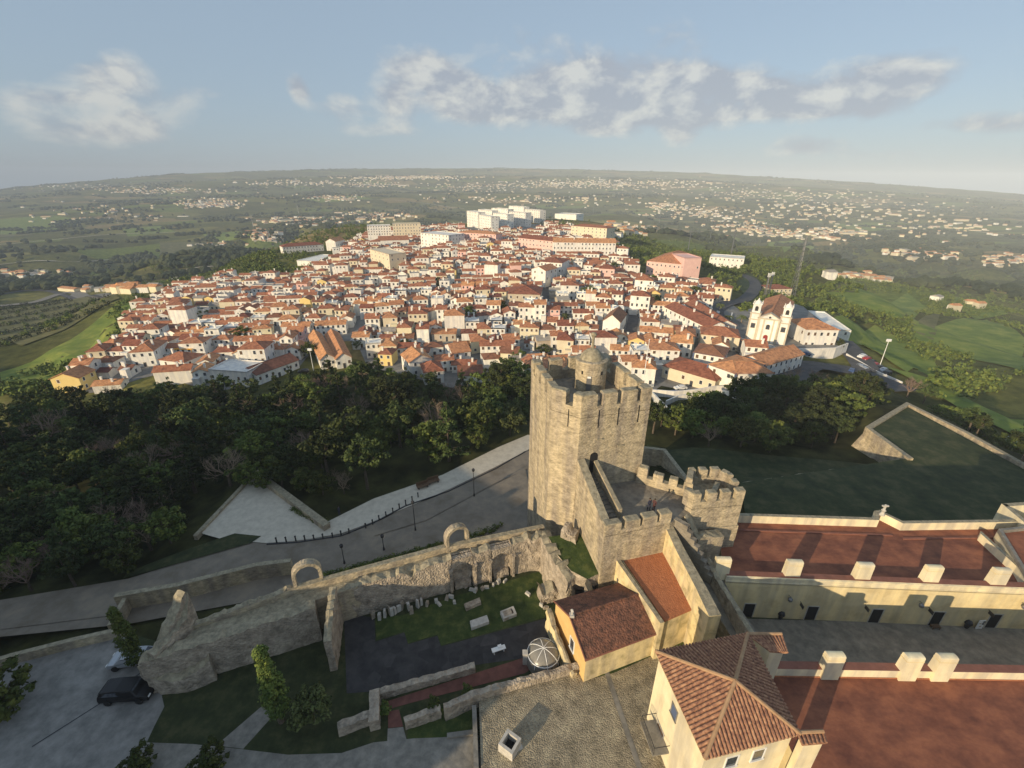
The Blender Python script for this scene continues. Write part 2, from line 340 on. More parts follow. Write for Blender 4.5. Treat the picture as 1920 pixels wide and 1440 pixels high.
def off(path, d):
    """mitred offset of an open/closed xy path; positive = left"""
    pts = [Vector((p[0], p[1])) for p in path]; n = len(pts); out = []
    closed = (pts[0]-pts[-1]).length < 1e-4
    for i in range(n):
        if closed: a, c = pts[(i-1) % (n-1)] if i not in (0, n-1) else pts[n-2], pts[(i+1) % (n-1)] if i not in (0, n-1) else pts[1]
        else: a, c = pts[max(i-1, 0)], pts[min(i+1, n-1)]
        b_ = pts[i]; d1 = (b_-a).normalized() if (b_-a).length > 1e-6 else None; d2 = (c-b_).normalized() if (c-b_).length > 1e-6 else None
        d1 = d1 or d2; d2 = d2 or d1
        n1_ = Vector((-d1.y, d1.x)); n2_ = Vector((-d2.y, d2.x)); mm = (n1_+n2_)
        mm = mm.normalized() if mm.length > 1e-4 else n1_; k = 1/max(.4, mm.dot(n1_)); out.append(b_+mm*d*k)
    return out
def wall(mb, L, R, zt, zb, m=0, mtop=None):
    """solid wall between edges L and R (xy lists of equal length)"""
    n = len(L); zt = zt if isinstance(zt, (list, tuple)) else [zt]*n; zb = zb if isinstance(zb, (list, tuple)) else [zb]*n
    mtop = m if mtop is None else mtop; a = [];
    for i in range(n):
        a += [(L[i][0], L[i][1], zt[i]), (R[i][0], R[i][1], zt[i]), (R[i][0], R[i][1], zb[i]), (L[i][0], L[i][1], zb[i])]
    fs = []; ft = []
    for i in range(n-1):
        o, q = 4*i, 4*i+4
        ft.append((o, o+1, q+1, q)); fs += [(o+1, o+2, q+2, q+1), (o+3, o, q, q+3)]
    closed = abs(L[0][0]-L[-1][0])+abs(L[0][1]-L[-1][1]) < 1e-4
    if not closed: fs += [(0, 3, 2, 1), (4*n-4, 4*n-3, 4*n-2, 4*n-1)]
    base = len(mb.v); mb.v += a
    mb.f += [tuple(i+base for i in f) for f in ft]; mb.m += [mtop]*len(ft)
    mb.f += [tuple(i+base for i in f) for f in fs]; mb.m += [m]*len(fs)
def roughwall(mb, path, th, zt, zb, m=0, mtop=None, step=.6, jit=.10, zj=.25, rows=6, seed=1):
    """rubble wall with an uneven crest"""
    rd = random.Random(seed); pts = []; zs = []
    zt = zt if isinstance(zt, (list, tuple)) else [zt]*len(path)
    for i in range(len(path)-1):
        a, c = Vector(path[i][:2]), Vector(path[i+1][:2]); k = max(1, int((c-a).length/step))
        for j in range(k): pts.append(a.lerp(c, j/k)); zs.append(zt[i]+(zt[i+1]-zt[i])*j/k)
    pts.append(Vector(path[-1][:2])); zs.append(zt[-1]); n = len(pts)
    L, R = off(pts, th/2), off(pts, -th/2); mtop = m if mtop is None else mtop
    vs = []; C = 2*(rows+1)+1
    for i in range(n):
        z = zs[i]+rd.uniform(-zj, zj*.5)
        for k in range(rows+1): f = k/rows; vs.append((L[i].x+rd.uniform(-jit, jit), L[i].y+rd.uniform(-jit, jit), zb+(z-zb)*f+(rd.uniform(-jit, jit) if 0 < k else 0)))
        mid = (L[i]+R[i])/2; vs.append((mid.x, mid.y, z+rd.uniform(0, zj*.7)))
        for k in range(rows, -1, -1): f = k/rows; vs.append((R[i].x+rd.uniform(-jit, jit), R[i].y+rd.uniform(-jit, jit), zb+(z-zb)*f+(rd.uniform(-jit, jit) if 0 < k else 0)))
    fs = []; ft = []
    for i in range(n-1):
        for k in range(C-1):
            q = (i*C+k, i*C+k+1, (i+1)*C+k+1, (i+1)*C+k)
            (ft if k in (rows, rows+1) else fs).append(q)
    fs += [tuple(range(C-1, -1, -1)), tuple(range((n-1)*C, n*C))]
    base = len(mb.v); mb.v += vs; mb.f += [tuple(i+base for i in f) for f in fs+ft]; mb.m += [m]*len(fs)+[mtop]*len(ft)
def merlon(mb, a, b_, th, z0, z1, m=0, mtop=None, jit=.0):
    """merlon on a wall top: a,b outer xy edge, thickness to the left"""
    a, b_ = Vector(a[:2]), Vector(b_[:2]); d = (b_-a).normalized(); nrm = Vector((-d.y, d.x))
    o = -nrm*.02; A, B, C_, D = a+o, b_+o, b_+nrm*(th+.02), a+nrm*(th+.02)
    zo = z1-.12; c_ = .07
    vs = [(*p, z0-.06) for p in (A, B, C_, D)]+[(*p, zo) for p in (A, B, C_, D)]
    ce = (A+B+C_+D)/4; vs += [(*(p+(ce-p)*.1), z1+random.uniform(-.05, .05)) for p in (A, B, C_, D)]
    mb.mesh(vs, [(0,1,5,4),(1,2,6,5),(2,3,7,6),(3,0,4,7)], m); mb.mesh(vs, [(4,5,9,8),(5,6,10,9),(6,7,11,10),(7,4,8,11),(8,9,10,11)], m if mtop is None else mtop)
def lerp2(a, b_, t): return Vector(a[:2]).lerp(Vector(b_[:2]), t)
def win(parent, A, d, n, x, z, ww, hh, frame='white_paint', pane='pane', name='window', sill=True, proud=.05):
    """window on a vertical wall: A origin xy0, d along, n outward, local x and z of its centre"""
    A = Vector(A); d = Vector((d[0], d[1], 0)); n = Vector((n[0], n[1], 0)); c = A+d*x+Vector((0, 0, z))
    f = MB(); fr = .1
    def bar(x0, x1, z0, z1, pr):
        p = [c+d*u+Vector((0, 0, v))+n*w_ for w_ in (-.05, pr) for (u, v) in ((x0, z0), (x1, z0), (x1, z1), (x0, z1))]
        f.mesh(p, [(3,2,1,0),(4,5,6,7),(0,1,5,4),(1,2,6,5),(2,3,7,6),(3,0,4,7)])
    bar(-ww/2-fr, -ww/2, -hh/2, hh/2, proud); bar(ww/2, ww/2+fr, -hh/2, hh/2, proud); bar(-ww/2-fr, ww/2+fr, hh/2, hh/2+fr, proud)
    if sill: bar(-ww/2-fr*1.4, ww/2+fr*1.4, -hh/2-fr, -hh/2, proud+.06)
    o = f.build(name, frame, parent)
    f = MB(); p = [c+d*u+Vector((0, 0, v))+n*.012 for (u, v) in ((-ww/2, -hh/2), (ww/2, -hh/2), (ww/2, hh/2), (-ww/2, hh/2))]; f.face(p)
    f.build('pane', pane, o); return o
# ============================================================ SETTING: terrain and sheets
def polar_terrain():
    azs = list(np.radians(np.concatenate([np.arange(-62, 62.01, .45), np.arange(66, 295, 4.0)])))
    rs = [3.0]
    while rs[-1] < 9000: rs.append(rs[-1]*(1.035 if rs[-1] < 1200 else 1.05))
    A, R = np.meshgrid(azs, rs); X = (R*np.sin(A)).ravel(); Y = (R*np.cos(A)).ravel(); Z = terrain(X, Y)
    na, nr = len(azs), len(rs); vs = np.stack([X, Y, Z], 1).tolist()
    fs = []
    for i in range(nr-1):
        for j in range(na):
            k = (j+1) % na; fs.append((i*na+j, i*na+k, (i+1)*na+k, (i+1)*na+j))
    vs.append((0, 0, -4.6)); fs += [(len(vs)-1, (j+1) % na, j) for j in range(na)]
    me = bpy.data.meshes.new('terrain'); me.from_pydata(vs, [], fs); me.materials.append(M['terrain'])
    me.polygons.foreach_set('use_smooth', [True]*len(fs)); me.update()
    bm = bmesh.new(); bm.from_mesh(me); bmesh.ops.recalc_face_normals(bm, faces=bm.faces)
    if sum(f.normal.z for f in bm.faces) < 0: bmesh.ops.reverse_faces(bm, faces=bm.faces)
    bm.to_mesh(me); bm.free(); struct(link(bpy.data.objects.new('terrain', me)))
polar_terrain()
def flat(name, px, z, material, proud=.0, extra=(), kind='structure'):
    mb = MB(); pts = [P(a, b_, z) for a, b_ in px]+[Vector((*e, z)) for e in extra]
    a = sum(pts[i].x*pts[(i+1) % len(pts)].y-pts[(i+1) % len(pts)].x*pts[i].y for i in range(len(pts)))
    if a < 0: pts = pts[::-1]
    for p in pts: p.z += proud
    mb.face(pts); o = mb.build(name, material)
    if kind: o['kind'] = kind
    return o
def drape(name, px, material, up=.4, step=6, kind='structure'):
    pts = [G(a, b_) for a, b_ in px]; bm = bmesh.new(); vs = [bm.verts.new((p.x, p.y, 0)) for p in pts]
    f = bm.faces.new(vs); bmesh.ops.triangulate(bm, faces=[f])
    for _ in range(7):
        es = [e for e in bm.edges if e.calc_length() > step]
        if not es: break
        bmesh.ops.subdivide_edges(bm, edges=es, cuts=1, use_grid_fill=False); bmesh.ops.triangulate(bm, faces=bm.faces)
    bm.verts.ensure_lookup_table(); Z = terrain([v.co.x for v in bm.verts], [v.co.y for v in bm.verts])
    for v, z in zip(bm.verts, Z): v.co.z = z+up
    bmesh.ops.recalc_face_normals(bm, faces=bm.faces)
    if sum(f.normal.z for f in bm.faces) < 0: bmesh.ops.reverse_faces(bm, faces=bm.faces)
    me = bpy.data.meshes.new(name); bm.to_mesh(me); bm.free(); me.materials.append(M[material]); o = link(bpy.data.objects.new(name, me)); 
    if kind: o['kind'] = kind
    return o
def ribbon(name, px, width, material, up=.5, kind='structure', flatz=None):
    pts = [G(a, b_) if flatz is None else P(a, b_, flatz) for a, b_ in px]; dense = []
    for i in range(len(pts)-1):
        k = max(2, int((pts[i+1]-pts[i]).length/4))
        p0, p1, p2, p3 = pts[max(0, i-1)], pts[i], pts[i+1], pts[min(len(pts)-1, i+2)]
        for j in range(k):
            t_ = j/k; dense.append(.5*((2*p1)+(p2-p0)*t_+(2*p0-5*p1+4*p2-p3)*t_*t_+(3*p1-p0-3*p2+p3)*t_**3))
    dense.append(pts[-1]); L, R = off(dense, width/2), off(dense, -width/2); mb = MB(); n = len(L)
    ZL = terrain([p.x for p in L], [p.y for p in L]); ZR = terrain([p.x for p in R], [p.y for p in R])
    if flatz is not None: ZL = [flatz-up+.0]*n; ZR = ZL
    vs = []
    for i in range(n):
        zz = max(ZL[i], ZR[i])+up; vs += [(L[i].x, L[i].y, zz), (R[i].x, R[i].y, zz)]
    mb.mesh(vs, [(2*i+1, 2*i+3, 2*i+2, 2*i) for i in range(n-1)]); o = mb.build(name, material)
    if kind: o['kind'] = kind
    return o
w2 = lambda *a: P(*a).to_2d()
# castle mound (retained by the walls)
CUR = [w2(350,1162,5.0), w2(548,1097,5.4), w2(828,1022,5.4), w2(1018,983,5.4)]
FARW = [w2(1395,958,6.6), w2(1641,969,6.6), w2(1680,975,6.6), w2(1920,972,6.6)]
mb = MB()
outl = [P(-500,1345,0), P(20,1230,0), P(235,1186,0)]+[Vector((*p, 0)) for p in CUR]+[Vector((4.5,46,0)), Vector((12,50,0)), Vector((21,46,0)), Vector((30.6,47,0)), Vector((47,46.2,0)), Vector((66,46,0)), Vector((95,45.8,0)), Vector((95,-50,0)), Vector((-95,-50,0))]
mb.prism(outl, -12, 0, 1); struct(mb.build('castle_mound', ['stone', 'dark_lawn']))
flat('parking', [(-300,1290),(20,1234),(232,1192),(262,1240),(300,1290),(308,1325),(290,1360),(275,1392),(280,1440),(250,1600),(-600,1700)], .012, 'shaded_gravel')
ribbon('drain_channel', [(60,1400),(205,1308)], .12, 'iron', 0, flatz=.03)
ribbon('drain_channel', [(236,1283),(278,1250)], .12, 'iron', 0, flatz=.03)
flat('garden_path', [(275,1392),(360,1395),(430,1402),(540,1415),(640,1412),(700,1392),(800,1382),(897,1378),(905,1470),(600,1520),(270,1520)], .016, 'paving')
flat('garden_ramp', [(405,1398),(498,1318),(520,1333),(456,1404)], .02, 'paving')
flat('stage_deck', [(645,1150),(702,1158),(704,1203),(758,1186),(765,1208),(820,1192),(827,1212),(1022,1160),(1040,1187),(1030,1225),(975,1235),(890,1247),(706,1296),(650,1300)], .02, 'deck')
flat('nave_lawn', [(704,1160),(760,1152),(850,1118),(920,1100),(1015,1070),(1050,1120),(1020,1158),(827,1210),(820,1190),(765,1206),(758,1184),(706,1200)], .014, 'lawn')
flat('brick_path', [(722,1316),(985,1232),(1005,1246),(985,1262),(770,1318),(727,1330)], .024, 'brick_path')
flat('brick_path', [(727,1334),(748,1330),(756,1362),(728,1365)], .024, 'brick_path')
flat('garden_path', [(727,1366),(756,1363),(762,1386),(726,1392)], .028, 'paving')
flat('garden_lawn', [(765,1345),(832,1322),(884,1302),(890,1370),(838,1382),(764,1385)], .02, 'lawn')
mb = MB(); mb.prism([P(*q, 1.0) for q in [(898,1308),(1085,1256),(1240,1190),(1330,1192),(1420,1240),(1420,1700),(910,1700)]], -.5, 0)
struct(mb.build('cobbled_courtyard', 'cobble'))
flat('stone_channel', [(1133,1260),(1141,1257),(1204,1440),(1194,1440)], 1.02, 'paving')
flat('grass_verge', [(1100,1262),(1140,1245),(1240,1192),(1330,1194),(1318,1212),(1240,1222),(1150,1262),(1110,1272)], 1.012, 'lawn')
flat('inner_courtyard', [(1360,1150),(1401,1160),(1920,1173),(2200,1180),(2200,1262),(1920,1262),(1480,1256),(1400,1240)], .03, 'court_paving')
# outer ground below the curtain wall
flat('plaza', [(378,1000),(430,940),(480,890),(540,938),(600,985),(700,935),(830,890),(935,838),(990,815),(1010,820),(1000,838),(930,875),(840,918),(790,940),(700,978),(640,1000),(560,1014),(500,1018),(420,1012)], -4.52, 'gravel')
flat('castle_apron', [(-60,1135),(240,1085),(480,1010),(640,1000),(700,975),(790,938),(880,895),(985,838),(1012,870),(1012,985),(880,1045),(560,1110),(240,1170),(-60,1200)], -4.62, 'road')
flat('castle_road', [(500,1020),(640,1003),(700,981),(790,943),(840,921),(930,878),(1000,840),(1010,870),(930,905),(880,932),(800,975),(700,1005),(880,1040),(540,1100),(480,1060)], -4.50, 'road')
flat('castle_slope', [(802,976),(882,933),(985,880),(1010,985),(880,1040),(700,1040)], -4.49, 'road')
flat('castle_road', [(500,1028),(0,1140),(0,1180),(240,1150),(480,1066)], -4.53, 'road')
flat('grass_strip', [(230,1085),(470,1018),(490,1005),(440,1000),(350,1030),(240,1072)], -4.47, 'dark_lawn')
drape('meadow', [(1212,835),(1260,845),(1330,842),(1440,855),(1590,868),(1660,872),(1560,905),(1400,925),(1300,905),(1220,870)], 'meadow', .25, 4)
flat('bastion_lawn', [(1632,803),(1700,762),(1920,880),(2100,980),(1400,985),(1390,905),(1708,858)], -4.3, 'meadow')
# ============================================================ KEEP
def T(name, label, cat, loc, group=None):
    e = empty(name, loc); tag(e, label, cat, group); return e
def bw(mb, name, mats, root, smooth=False):
    """build a part given in world coordinates under an unrotated root"""
    o = mb.build(name, mats, root, smooth); o.data.transform(Matrix.Translation(-root.location)); return o
KA, KB, KC, KD, KE, KF = [Vector(v) for v in ((2.6,57.2),(4.7,48.1),(7.9,46.0),(16.5,48.4),(14.6,55.2),(13.1,60.3))]
KEEP = [KA, KB, KC, KD, KE, KF]
keep = T('castle_keep', 'tall sunlit stone keep with battlements, highest tower of the castle', 'tower', (9, 53, -6))
mb = MB(); mb.prism([(*p, 21.2) for p in KEEP], -8, 0, 1)
bw(mb, 'tower_body', ['stone', 'court_paving'], keep)
mb = MB(); ring = KEEP+[KA]; L = off(ring, .95) 
if not inpoly(L[0].x, L[0].y, [tuple(p) for p in KEEP]): L = off(ring, -.95)
wall(mb, L, ring, 22.4, 21.1, 0, 1)
spec = [(KA, KB, [(0,.13),(.21,.42),(.5,.7),(.78,1)]), (KB, KC, [(0,.48),(.72,1)]), (KC, KD, [(0,.22),(.3,.5),(.575,.79),(.855,1)]),
        (KD, KE, [(0,.2),(.27,.62),(.72,1)]), (KE, KF, [(0,.3),(.6,.95)]), (KF, KA, [(.03,.2),(.36,.52),(.62,.78),(.88,1)])]
for a, b_, ts in spec:
    n_ = (b_-a).normalized(); nn = Vector((-n_.y, n_.x)); c_ = (a+b_)/2+nn*.5
    fl = inpoly(c_.x, c_.y, [tuple(p) for p in KEEP])
    for t0, t1 in ts:
        p, q = a.lerp(b_, t0), a.lerp(b_, t1)
        if not fl: p, q = q, p
        merlon(mb, p, q, .95, 22.4, 24.05, 0, 1)
bw(mb, 'battlement', ['stone', 'stone_top'], keep)
def facepanel(root, a, b_, t, wd, z0, z1, material, name, proud=.03, arch=False):
    """thin panel on the vertical plane a-b (outward = right of a->b)"""
    d = (b_-a).normalized(); n_ = Vector((d.y, -d.x)); c = a.lerp(b_, t); pts = []
    prof = [(-wd/2, z0), (wd/2, z0)]
    if arch:
        zs = z1-wd/2; prof += [(wd/2*math.cos(k*math.pi/8), zs+wd/2*math.sin(k*math.pi/8)) for k in range(9)]
    else: prof += [(wd/2, z1), (-wd/2, z1)]
    mb = MB(); f0 = [Vector((*(c+d*u+n_*proud), v)) for u, v in prof]; f1 = [Vector((*(c+d*u-n_*.1), v)) for u, v in prof]; k = len(prof)
    mb.face(f0); mb.mesh(f0+f1, [(i, i+k, (i+1) % k+k, (i+1) % k) for i in range(k)])
    return bw(mb, name, material, root)
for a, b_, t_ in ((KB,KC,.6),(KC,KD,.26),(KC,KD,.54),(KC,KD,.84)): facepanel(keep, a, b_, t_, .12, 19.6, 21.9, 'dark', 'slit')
facepanel(keep, KC, KD, .24, 1.0, 13.4, 16.2, 'dark', 'doorway', arch=True)  # dark panel instead of a recess, the shade inside is its colour
for a, b_, t_, z_ in ((KC,KD,.62,16.6),(KC,KD,.3,17.9)): facepanel(keep, a, b_, t_, .8, z_, z_+.18, 'stone_top', 'drip_stone', .15)
tur = MB(); c_ = (10.25, 54.6, 21.2)
tur.lathe(c_, [(2.0,-.05),(2.0,3.9),(2.12,3.95),(2.12,4.1),(1.95,4.15),(1.5,4.16)], 40)
o = bw(tur, 'stair_turret', 'stone', keep, False)
def sub(mb, name, mats, par, root, smooth=False):
    o = mb.build(name, mats, par, smooth); o.data.transform(Matrix.Translation(-root.location)); return o
tt = MB(); tt.lathe(c_, [(1.52,4.14),(1.42,4.5),(1.15,4.9),(.75,5.25),(.35,5.45),(.18,5.5),(.0,5.5)], 32); sub(tt, 'dome', 'stone_top', o, keep, True)
tt = MB(); tt.lathe(c_, [(.2,5.45),(.16,6.9),(.28,6.95),(.28,7.1),(.42,7.25),(.3,7.5),(.0,7.6)], 12); sub(tt, 'finial', 'stone_top', o, keep)
tt = MB(); tt.box((9.75, 52.68, 22.25), (.62, .16, 2.0), -.2); sub(tt, 'door', 'metal', o, keep)
tt = MB(); tt.box((9.75, 52.62, 23.45), (.45, .22, .22), -.2); sub(tt, 'lamp', 'white_paint', o, keep)
for an in (-2.3, -1.0):
    tt = MB(); tt.box((c_[0]+2.0*math.cos(an), c_[1]+2.0*math.sin(an), 23.9), (.22, .1, .45), an+math.pi/2); sub(tt, 'slit', 'dark', o, keep)
fp = T('flagpole', 'slim pale flagpole on the right rim of the keep', 'flagpole', (15.9, 50.4, 22.4))
mb = MB(); mb.tube([(15.9,50.4,22.35),(16.0,50.4,29.2)], .05, .03); bw(mb, 'pole', 'white_paint', fp)
mb = MB(); mb.lathe((16.0,50.4,29.2), [(.01,0),(.08,.05),(.01,.12)], 8); bw(mb, 'cap', 'white_paint', fp)
fp = T('flagpole', 'thin dark aerial rod behind the domed turret of the keep', 'aerial', (9.0, 58.3, 22.4))
mb = MB(); mb.tube([(9.0,58.3,21.2),(9.0,58.3,29.0)], .035, .02); bw(mb, 'pole', 'metal', fp)
mb = MB(); mb.lathe((9.0,58.3,29.0), [(.01,0),(.1,.08),(.01,.18)], 8); bw(mb, 'cap', 'white_paint', fp)
# ============================================================ STAIR BLOCK + TERRACE + BASTION TURRET
FL, FR = Vector((10.05,38.0)), Vector((17.9,40.2))
tb = T('fortified_terrace', 'stone terrace block with merlons and walled stair in front of the keep', 'terrace', (14, 43, -6))
TP = [FL, FR, Vector((19.0,40.9)), Vector((21.3,42.3)), Vector((21.8,43.9)), Vector((16.6,48.3)), KD+Vector((-.1,-.03)), KC+Vector((.1,.03))]
mb = MB(); mb.prism([(*p, 11) for p in TP], -8, 0, 1); bw(mb, 'block', ['stone', 'court_paving'], tb)
mb = MB(); dF = (FR-FL).normalized(); nF = Vector((-dF.y, dF.x))
wall(mb, [FL+nF*.85, FR+nF*.85], [FL, FR], 11.5, 10.9, 0, 1)
for t0, t1 in ((0.0,.24),(.31,.52),(.57,.78),(.83,1.0)): merlon(mb, FL.lerp(FR, t0), FL.lerp(FR, t1), .85, 11.5, 12.55, 0, 1)
bw(mb, 'battlement', ['stone', 'stone_top'], tb)
mb = MB(); a, b_ = Vector((7.95,45.85)), FL+nF*.9-dF*.0; a = KC+Vector((-.02,-.1)); dd = (b_-a).normalized(); nn = Vector((dd.y, -dd.x))
if nn.x > 0: nn = -nn
k_ = 9; pa = [a.lerp(b_, i/k_) for i in range(k_+1)]; zz = [15.6+(12.4-15.6)*i/k_ for i in range(k_+1)]
wall(mb, pa, [p-nn*.95 for p in pa], zz, 10.9, 0, 1); bw(mb, 'stair_wall', ['stone', 'stone_top'], tb)
mb = MB(); a2, b2 = Vector((10.0,46.45)), Vector((12.1,40.9)); dd = (b2-a2).normalized(); nr = Vector((-dd.y, dd.x)); pa = [a2.lerp(b2, i/k_) for i in range(k_+1)]
wall(mb, [p+nr*.5 for p in pa], pa, [15.1+(12.3-15.1)*i/k_ for i in range(k_+1)], 10.9, 0, 1); bw(mb, 'stair_wall', ['stone', 'stone_top'], tb)
mb = MB(); a3, b3 = Vector((9.3,46.2)), Vector((11.3,40.2))
for i in range(12):
    p = a3.lerp(b3, (i+.5)/12); mb.box((p.x, p.y, 10.9+(13.4-11)*(1-i/12)/2), (1.75, .62, (13.4-11)*(1-i/12)+.2), math.atan2((b3-a3).y, (b3-a3).x)+math.pi/2)
bw(mb, 'steps', 'court_paving', tb)
mb = MB(); bk = [Vector((16.2,48.5)), Vector((18.3,47.3)), Vector((22.3,45.2))]; L = off(bk, .0); R = off(bk, -.7)
wall(mb, L, R, 12.0, -8, 0, 1)
for s_, t0, t1, h_ in ((0,.05,.55,13.4),(0,.85,1.,13.0),(1,.0,.18,13.0),(1,.34,.56,13.0),(1,.72,.95,13.0)):
    p, q = bk[s_].lerp(bk[s_+1], t0), bk[s_].lerp(bk[s_+1], t1); merlon(mb, q, p, .7, 12.0, h_, 0, 1)
bw(mb, 'rear_battlement', ['stone', 'stone_top'], tb)
bt = T('bastion_turret', 'low many-sided stone turret with merlons beside the terrace, right of the keep', 'turret', (24, 44.5, 3))
BT = [w2(1283,915,13.6), w2(1299,925,13.6), w2(1397,922,13.6), w2(1364,886,13.6), w2(1350,878,13.6), w2(1293,880,13.6)]
BT = [Vector((20.0,42.9)), Vector((20.8,41.9)), Vector((27.0,42.7)), Vector((26.9,46.2)), Vector((25.8,47.6)), Vector((22.0,47.3)), ]
mb = MB(); cx = sum((p for p in BT), Vector((0,0)))/len(BT)
BL = [cx+(p-cx)*1.05 for p in BT]
mb.prism([(*p, 11.6) for p in BT], 7, 0, 1)
mb.prism([(*p, 8.6) for p in BL], -8, 0, 1)
bw(mb, 'turret_body', ['stone', 'stone_top'], bt)
mb = MB(); ring = BT+[BT[0]]; L = off(ring, .7)
if not inpoly(L[0].x, L[0].y, [tuple(p) for p in BT]): L = off(ring, -.7)
wall(mb, L, ring, 12.5, 11.5, 0, 1)
for i, ts in enumerate(([(.0,1)],[(0,.14),(.27,.45),(.55,.72),(.83,1)],[(0,.22),(.45,.68),(.85,1)],[(.1,.6)],[(0,.28),(.42,.68),(.82,1)],[(.1,.5)])):
    a, b_ = BT[i], BT[(i+1) % 6]
    for t0, t1 in ts:
        if (t1-t0)*(b_-a).length < .25: continue
        p, q = a.lerp(b_, t0), a.lerp(b_, t1); merlon(mb, p, q, .7, 12.5, 13.7, 0, 1)
bw(mb, 'battlement', ['stone', 'stone_top'], bt)
mb = MB(); a, b_ = BT[0].lerp(BT[5], .5), BT[1].lerp(BT[2], .75); wall(mb, [Vector((25.0,45.9)), Vector((23.4,43.6))], [Vector((25.5,45.6)), Vector((23.9,43.3))], 12.6, 11.5, 0, 1); bw(mb, 'inner_wall', ['stone', 'stone_top'], bt)
# opening and stub walls between terrace and turret
rb = MB(); roughwall(rb, [(20.2,41.6),(21.4,40.4),(24.5,41.3)], 1.2, [11.2, 9.2, 8.6], -6, 0, 1, seed=4, jit=.12)
tag(rb.build('ruined_wall', ['stone', 'stone_top']), 'broken stone wall footing at the base of the merloned turret', 'wall')
mb = MB()
for i in range(8): mb.box((19.2+i*.33, 40.4-i*.42, 10.6-i*.62), (1.9, .6, 1.0), -.85)
tag(mb.build('stone_steps', 'court_paving'), 'worn stone steps from terrace down to the walled ramp', 'steps')
# ramp between the thick wall and the thin wall
mb = MB(); pts = [P(1263,985,6.6), P(1310,990,6.2), P(1335,1050,5.6), P(1380,1130,5.0), P(1450,1230,4.4), P(1400,1240,4.4), P(1350,1160,5.0), P(1310,1080,5.6)]
mb.prism(pts, -.2, 0, 1); struct(mb.build('ramp_path', ['stone', 'court_paving']))
mb = MB(); A_ = [w2(1249,991,9.6), w2(1290,1051,9.2), w2(1325,1119,8.8), w2(1331,1150,8.4)]; B_ = [w2(1261,991,9.6), w2(1286,1036,9.2), w2(1337,1128,8.8), w2(1362,1172,8.4)]
A_ = [Vector((17.6,40.9)), Vector((18.15,37.6)), Vector((18.7,33.2)), Vector((18.9,30.2))]; B_ = [p+Vector((.75+.1*i, .1)) for i, p in enumerate(A_)]
wall(mb, [p+Vector((-.15,0)) for p in A_], B_, [10.4, 9.4, 8.9, 8.6], -.5, 0, 1)
o = mb.build('boundary_wall', ['old_plaster', 'stone_top']); tag(o, 'thick sunlit plastered wall running down beside the orange sloping roof', 'wall')
thin = [P(1327,1046,7.2), P(1345,1082,7.0), P(1375,1130,6.8), P(1413,1192,6.6)]
mb = MB(); roughwall(mb, [p.to_2d() for p in thin], .5, [7.2,7.0,6.8,6.6], .0, 0, 1, step=.5, jit=.05, zj=.12, seed=9)
tag(mb.build('boundary_wall', ['rubble', 'stone_top']), 'narrow mossy rubble wall along the right edge of the shaded ramp', 'wall')
# sloping orange roof annex in front of the terrace block
an = T('annex_building', 'small annex with a plain orange sloping roof below the terrace merlons', 'building', (15.5, 37, 0))
q = [Vector((12.5,39.35,6.9)), Vector((17.6,40.8,6.9)), Vector((18.6,33.4,6.1)), Vector((15.5,32.0,6.1))]
q = [P(1163,1044,6.9), P(1243,1023,6.9), P(1300,1139,6.0), P(1246,1163,6.0)]
mb = MB(); mb.prism(q, -.5, 0); mb.v = [(x, y, z-.16 if z > 1 else z) for x, y, z in mb.v]; bw(mb, 'wall', 'old_plaster', an)
mb = MB(); qq = [q[0]+Vector((.05,.3,0)), q[1]+Vector((.2,.3,0)), q[2]+Vector((.1,-.1,0)), q[3]+Vector((0,-.1,0))]
mb.mesh([(*p.to_2d(), p.z) for p in qq]+[(*p.to_2d(), p.z-.14) for p in qq], [(3,2,1,0),(4,5,6,7),(0,1,5,4),(1,2,6,5),(2,3,7,6),(3,0,4,7)]); bw(mb, 'roof', 'orange_roof', an)
mb = MB(); l0, l1 = P(1160,1044,7.2), P(1246,1166,6.4); wall(mb, [l0.to_2d(), l1.to_2d()], [(l0.x-.45, l0.y-.1), (l1.x-.45, l1.y-.1)], [7.15, 6.35], .5, 0, 1); bw(mb, 'side_wall', ['old_plaster', 'stone_top'], an)
# gabled chapel-like house
gb = T('gabled_house', 'small yellow-plastered house with a brown gabled roof at the cobbled court corner', 'house', (10, 33, 1))
bl, br, fl, fr = P(1038,1127,4.6), P(1172,1089,4.6), P(1097,1237,4.6), P(1239,1184,4.6)
al, ar = (bl+fl)/2, (br+fr)/2; al.z = ar.z = 6.35
def inset(p, k=.2): c0 = (bl+br+fl+fr)/4; v = (p-c0); return Vector((p.x-v.x/v.length*k, p.y-v.y/v.length*k, p.z))
b0 = [inset(p, .25) for p in (fl, fr, br, bl)]
mb = MB(); f0, f1, f2, f3 = b0; z0 = -.5
mb.face([(f1.x,f1.y,z0),(f0.x,f0.y,z0),(f0.x,f0.y,4.5),(f1.x,f1.y,4.5)][::-1]); mb.face([(f3.x,f3.y,z0),(f2.x,f2.y,z0),(f2.x,f2.y,4.5),(f3.x,f3.y,4.5)][::-1])
ali, ari = inset(al, .25), inset(ar, .25)
mb.face([(f0.x,f0.y,z0),(f3.x,f3.y,z0),(f3.x,f3.y,4.45),(ali.x,ali.y,6.2),(f0.x,f0.y,4.45)][::-1], 1); mb.face([(f2.x,f2.y,z0),(f1.x,f1.y,z0),(f1.x,f1.y,4.45),(ari.x,ari.y,6.2),(f2.x,f2.y,4.45)][::-1])
bw(mb, 'wall', ['old_plaster', 'ochre'], gb)
def slab(mb, pts, th=.14, m=0):
    n = len(pts); vs = [tuple(p) for p in pts]+[(p[0], p[1], p[2]-th) for p in pts]
    mb.mesh(vs, [tuple(range(n)), tuple(range(2*n-1, n-1, -1))]+[(i+n, (i+1) % n+n, (i+1) % n, i) for i in range(n)], m)
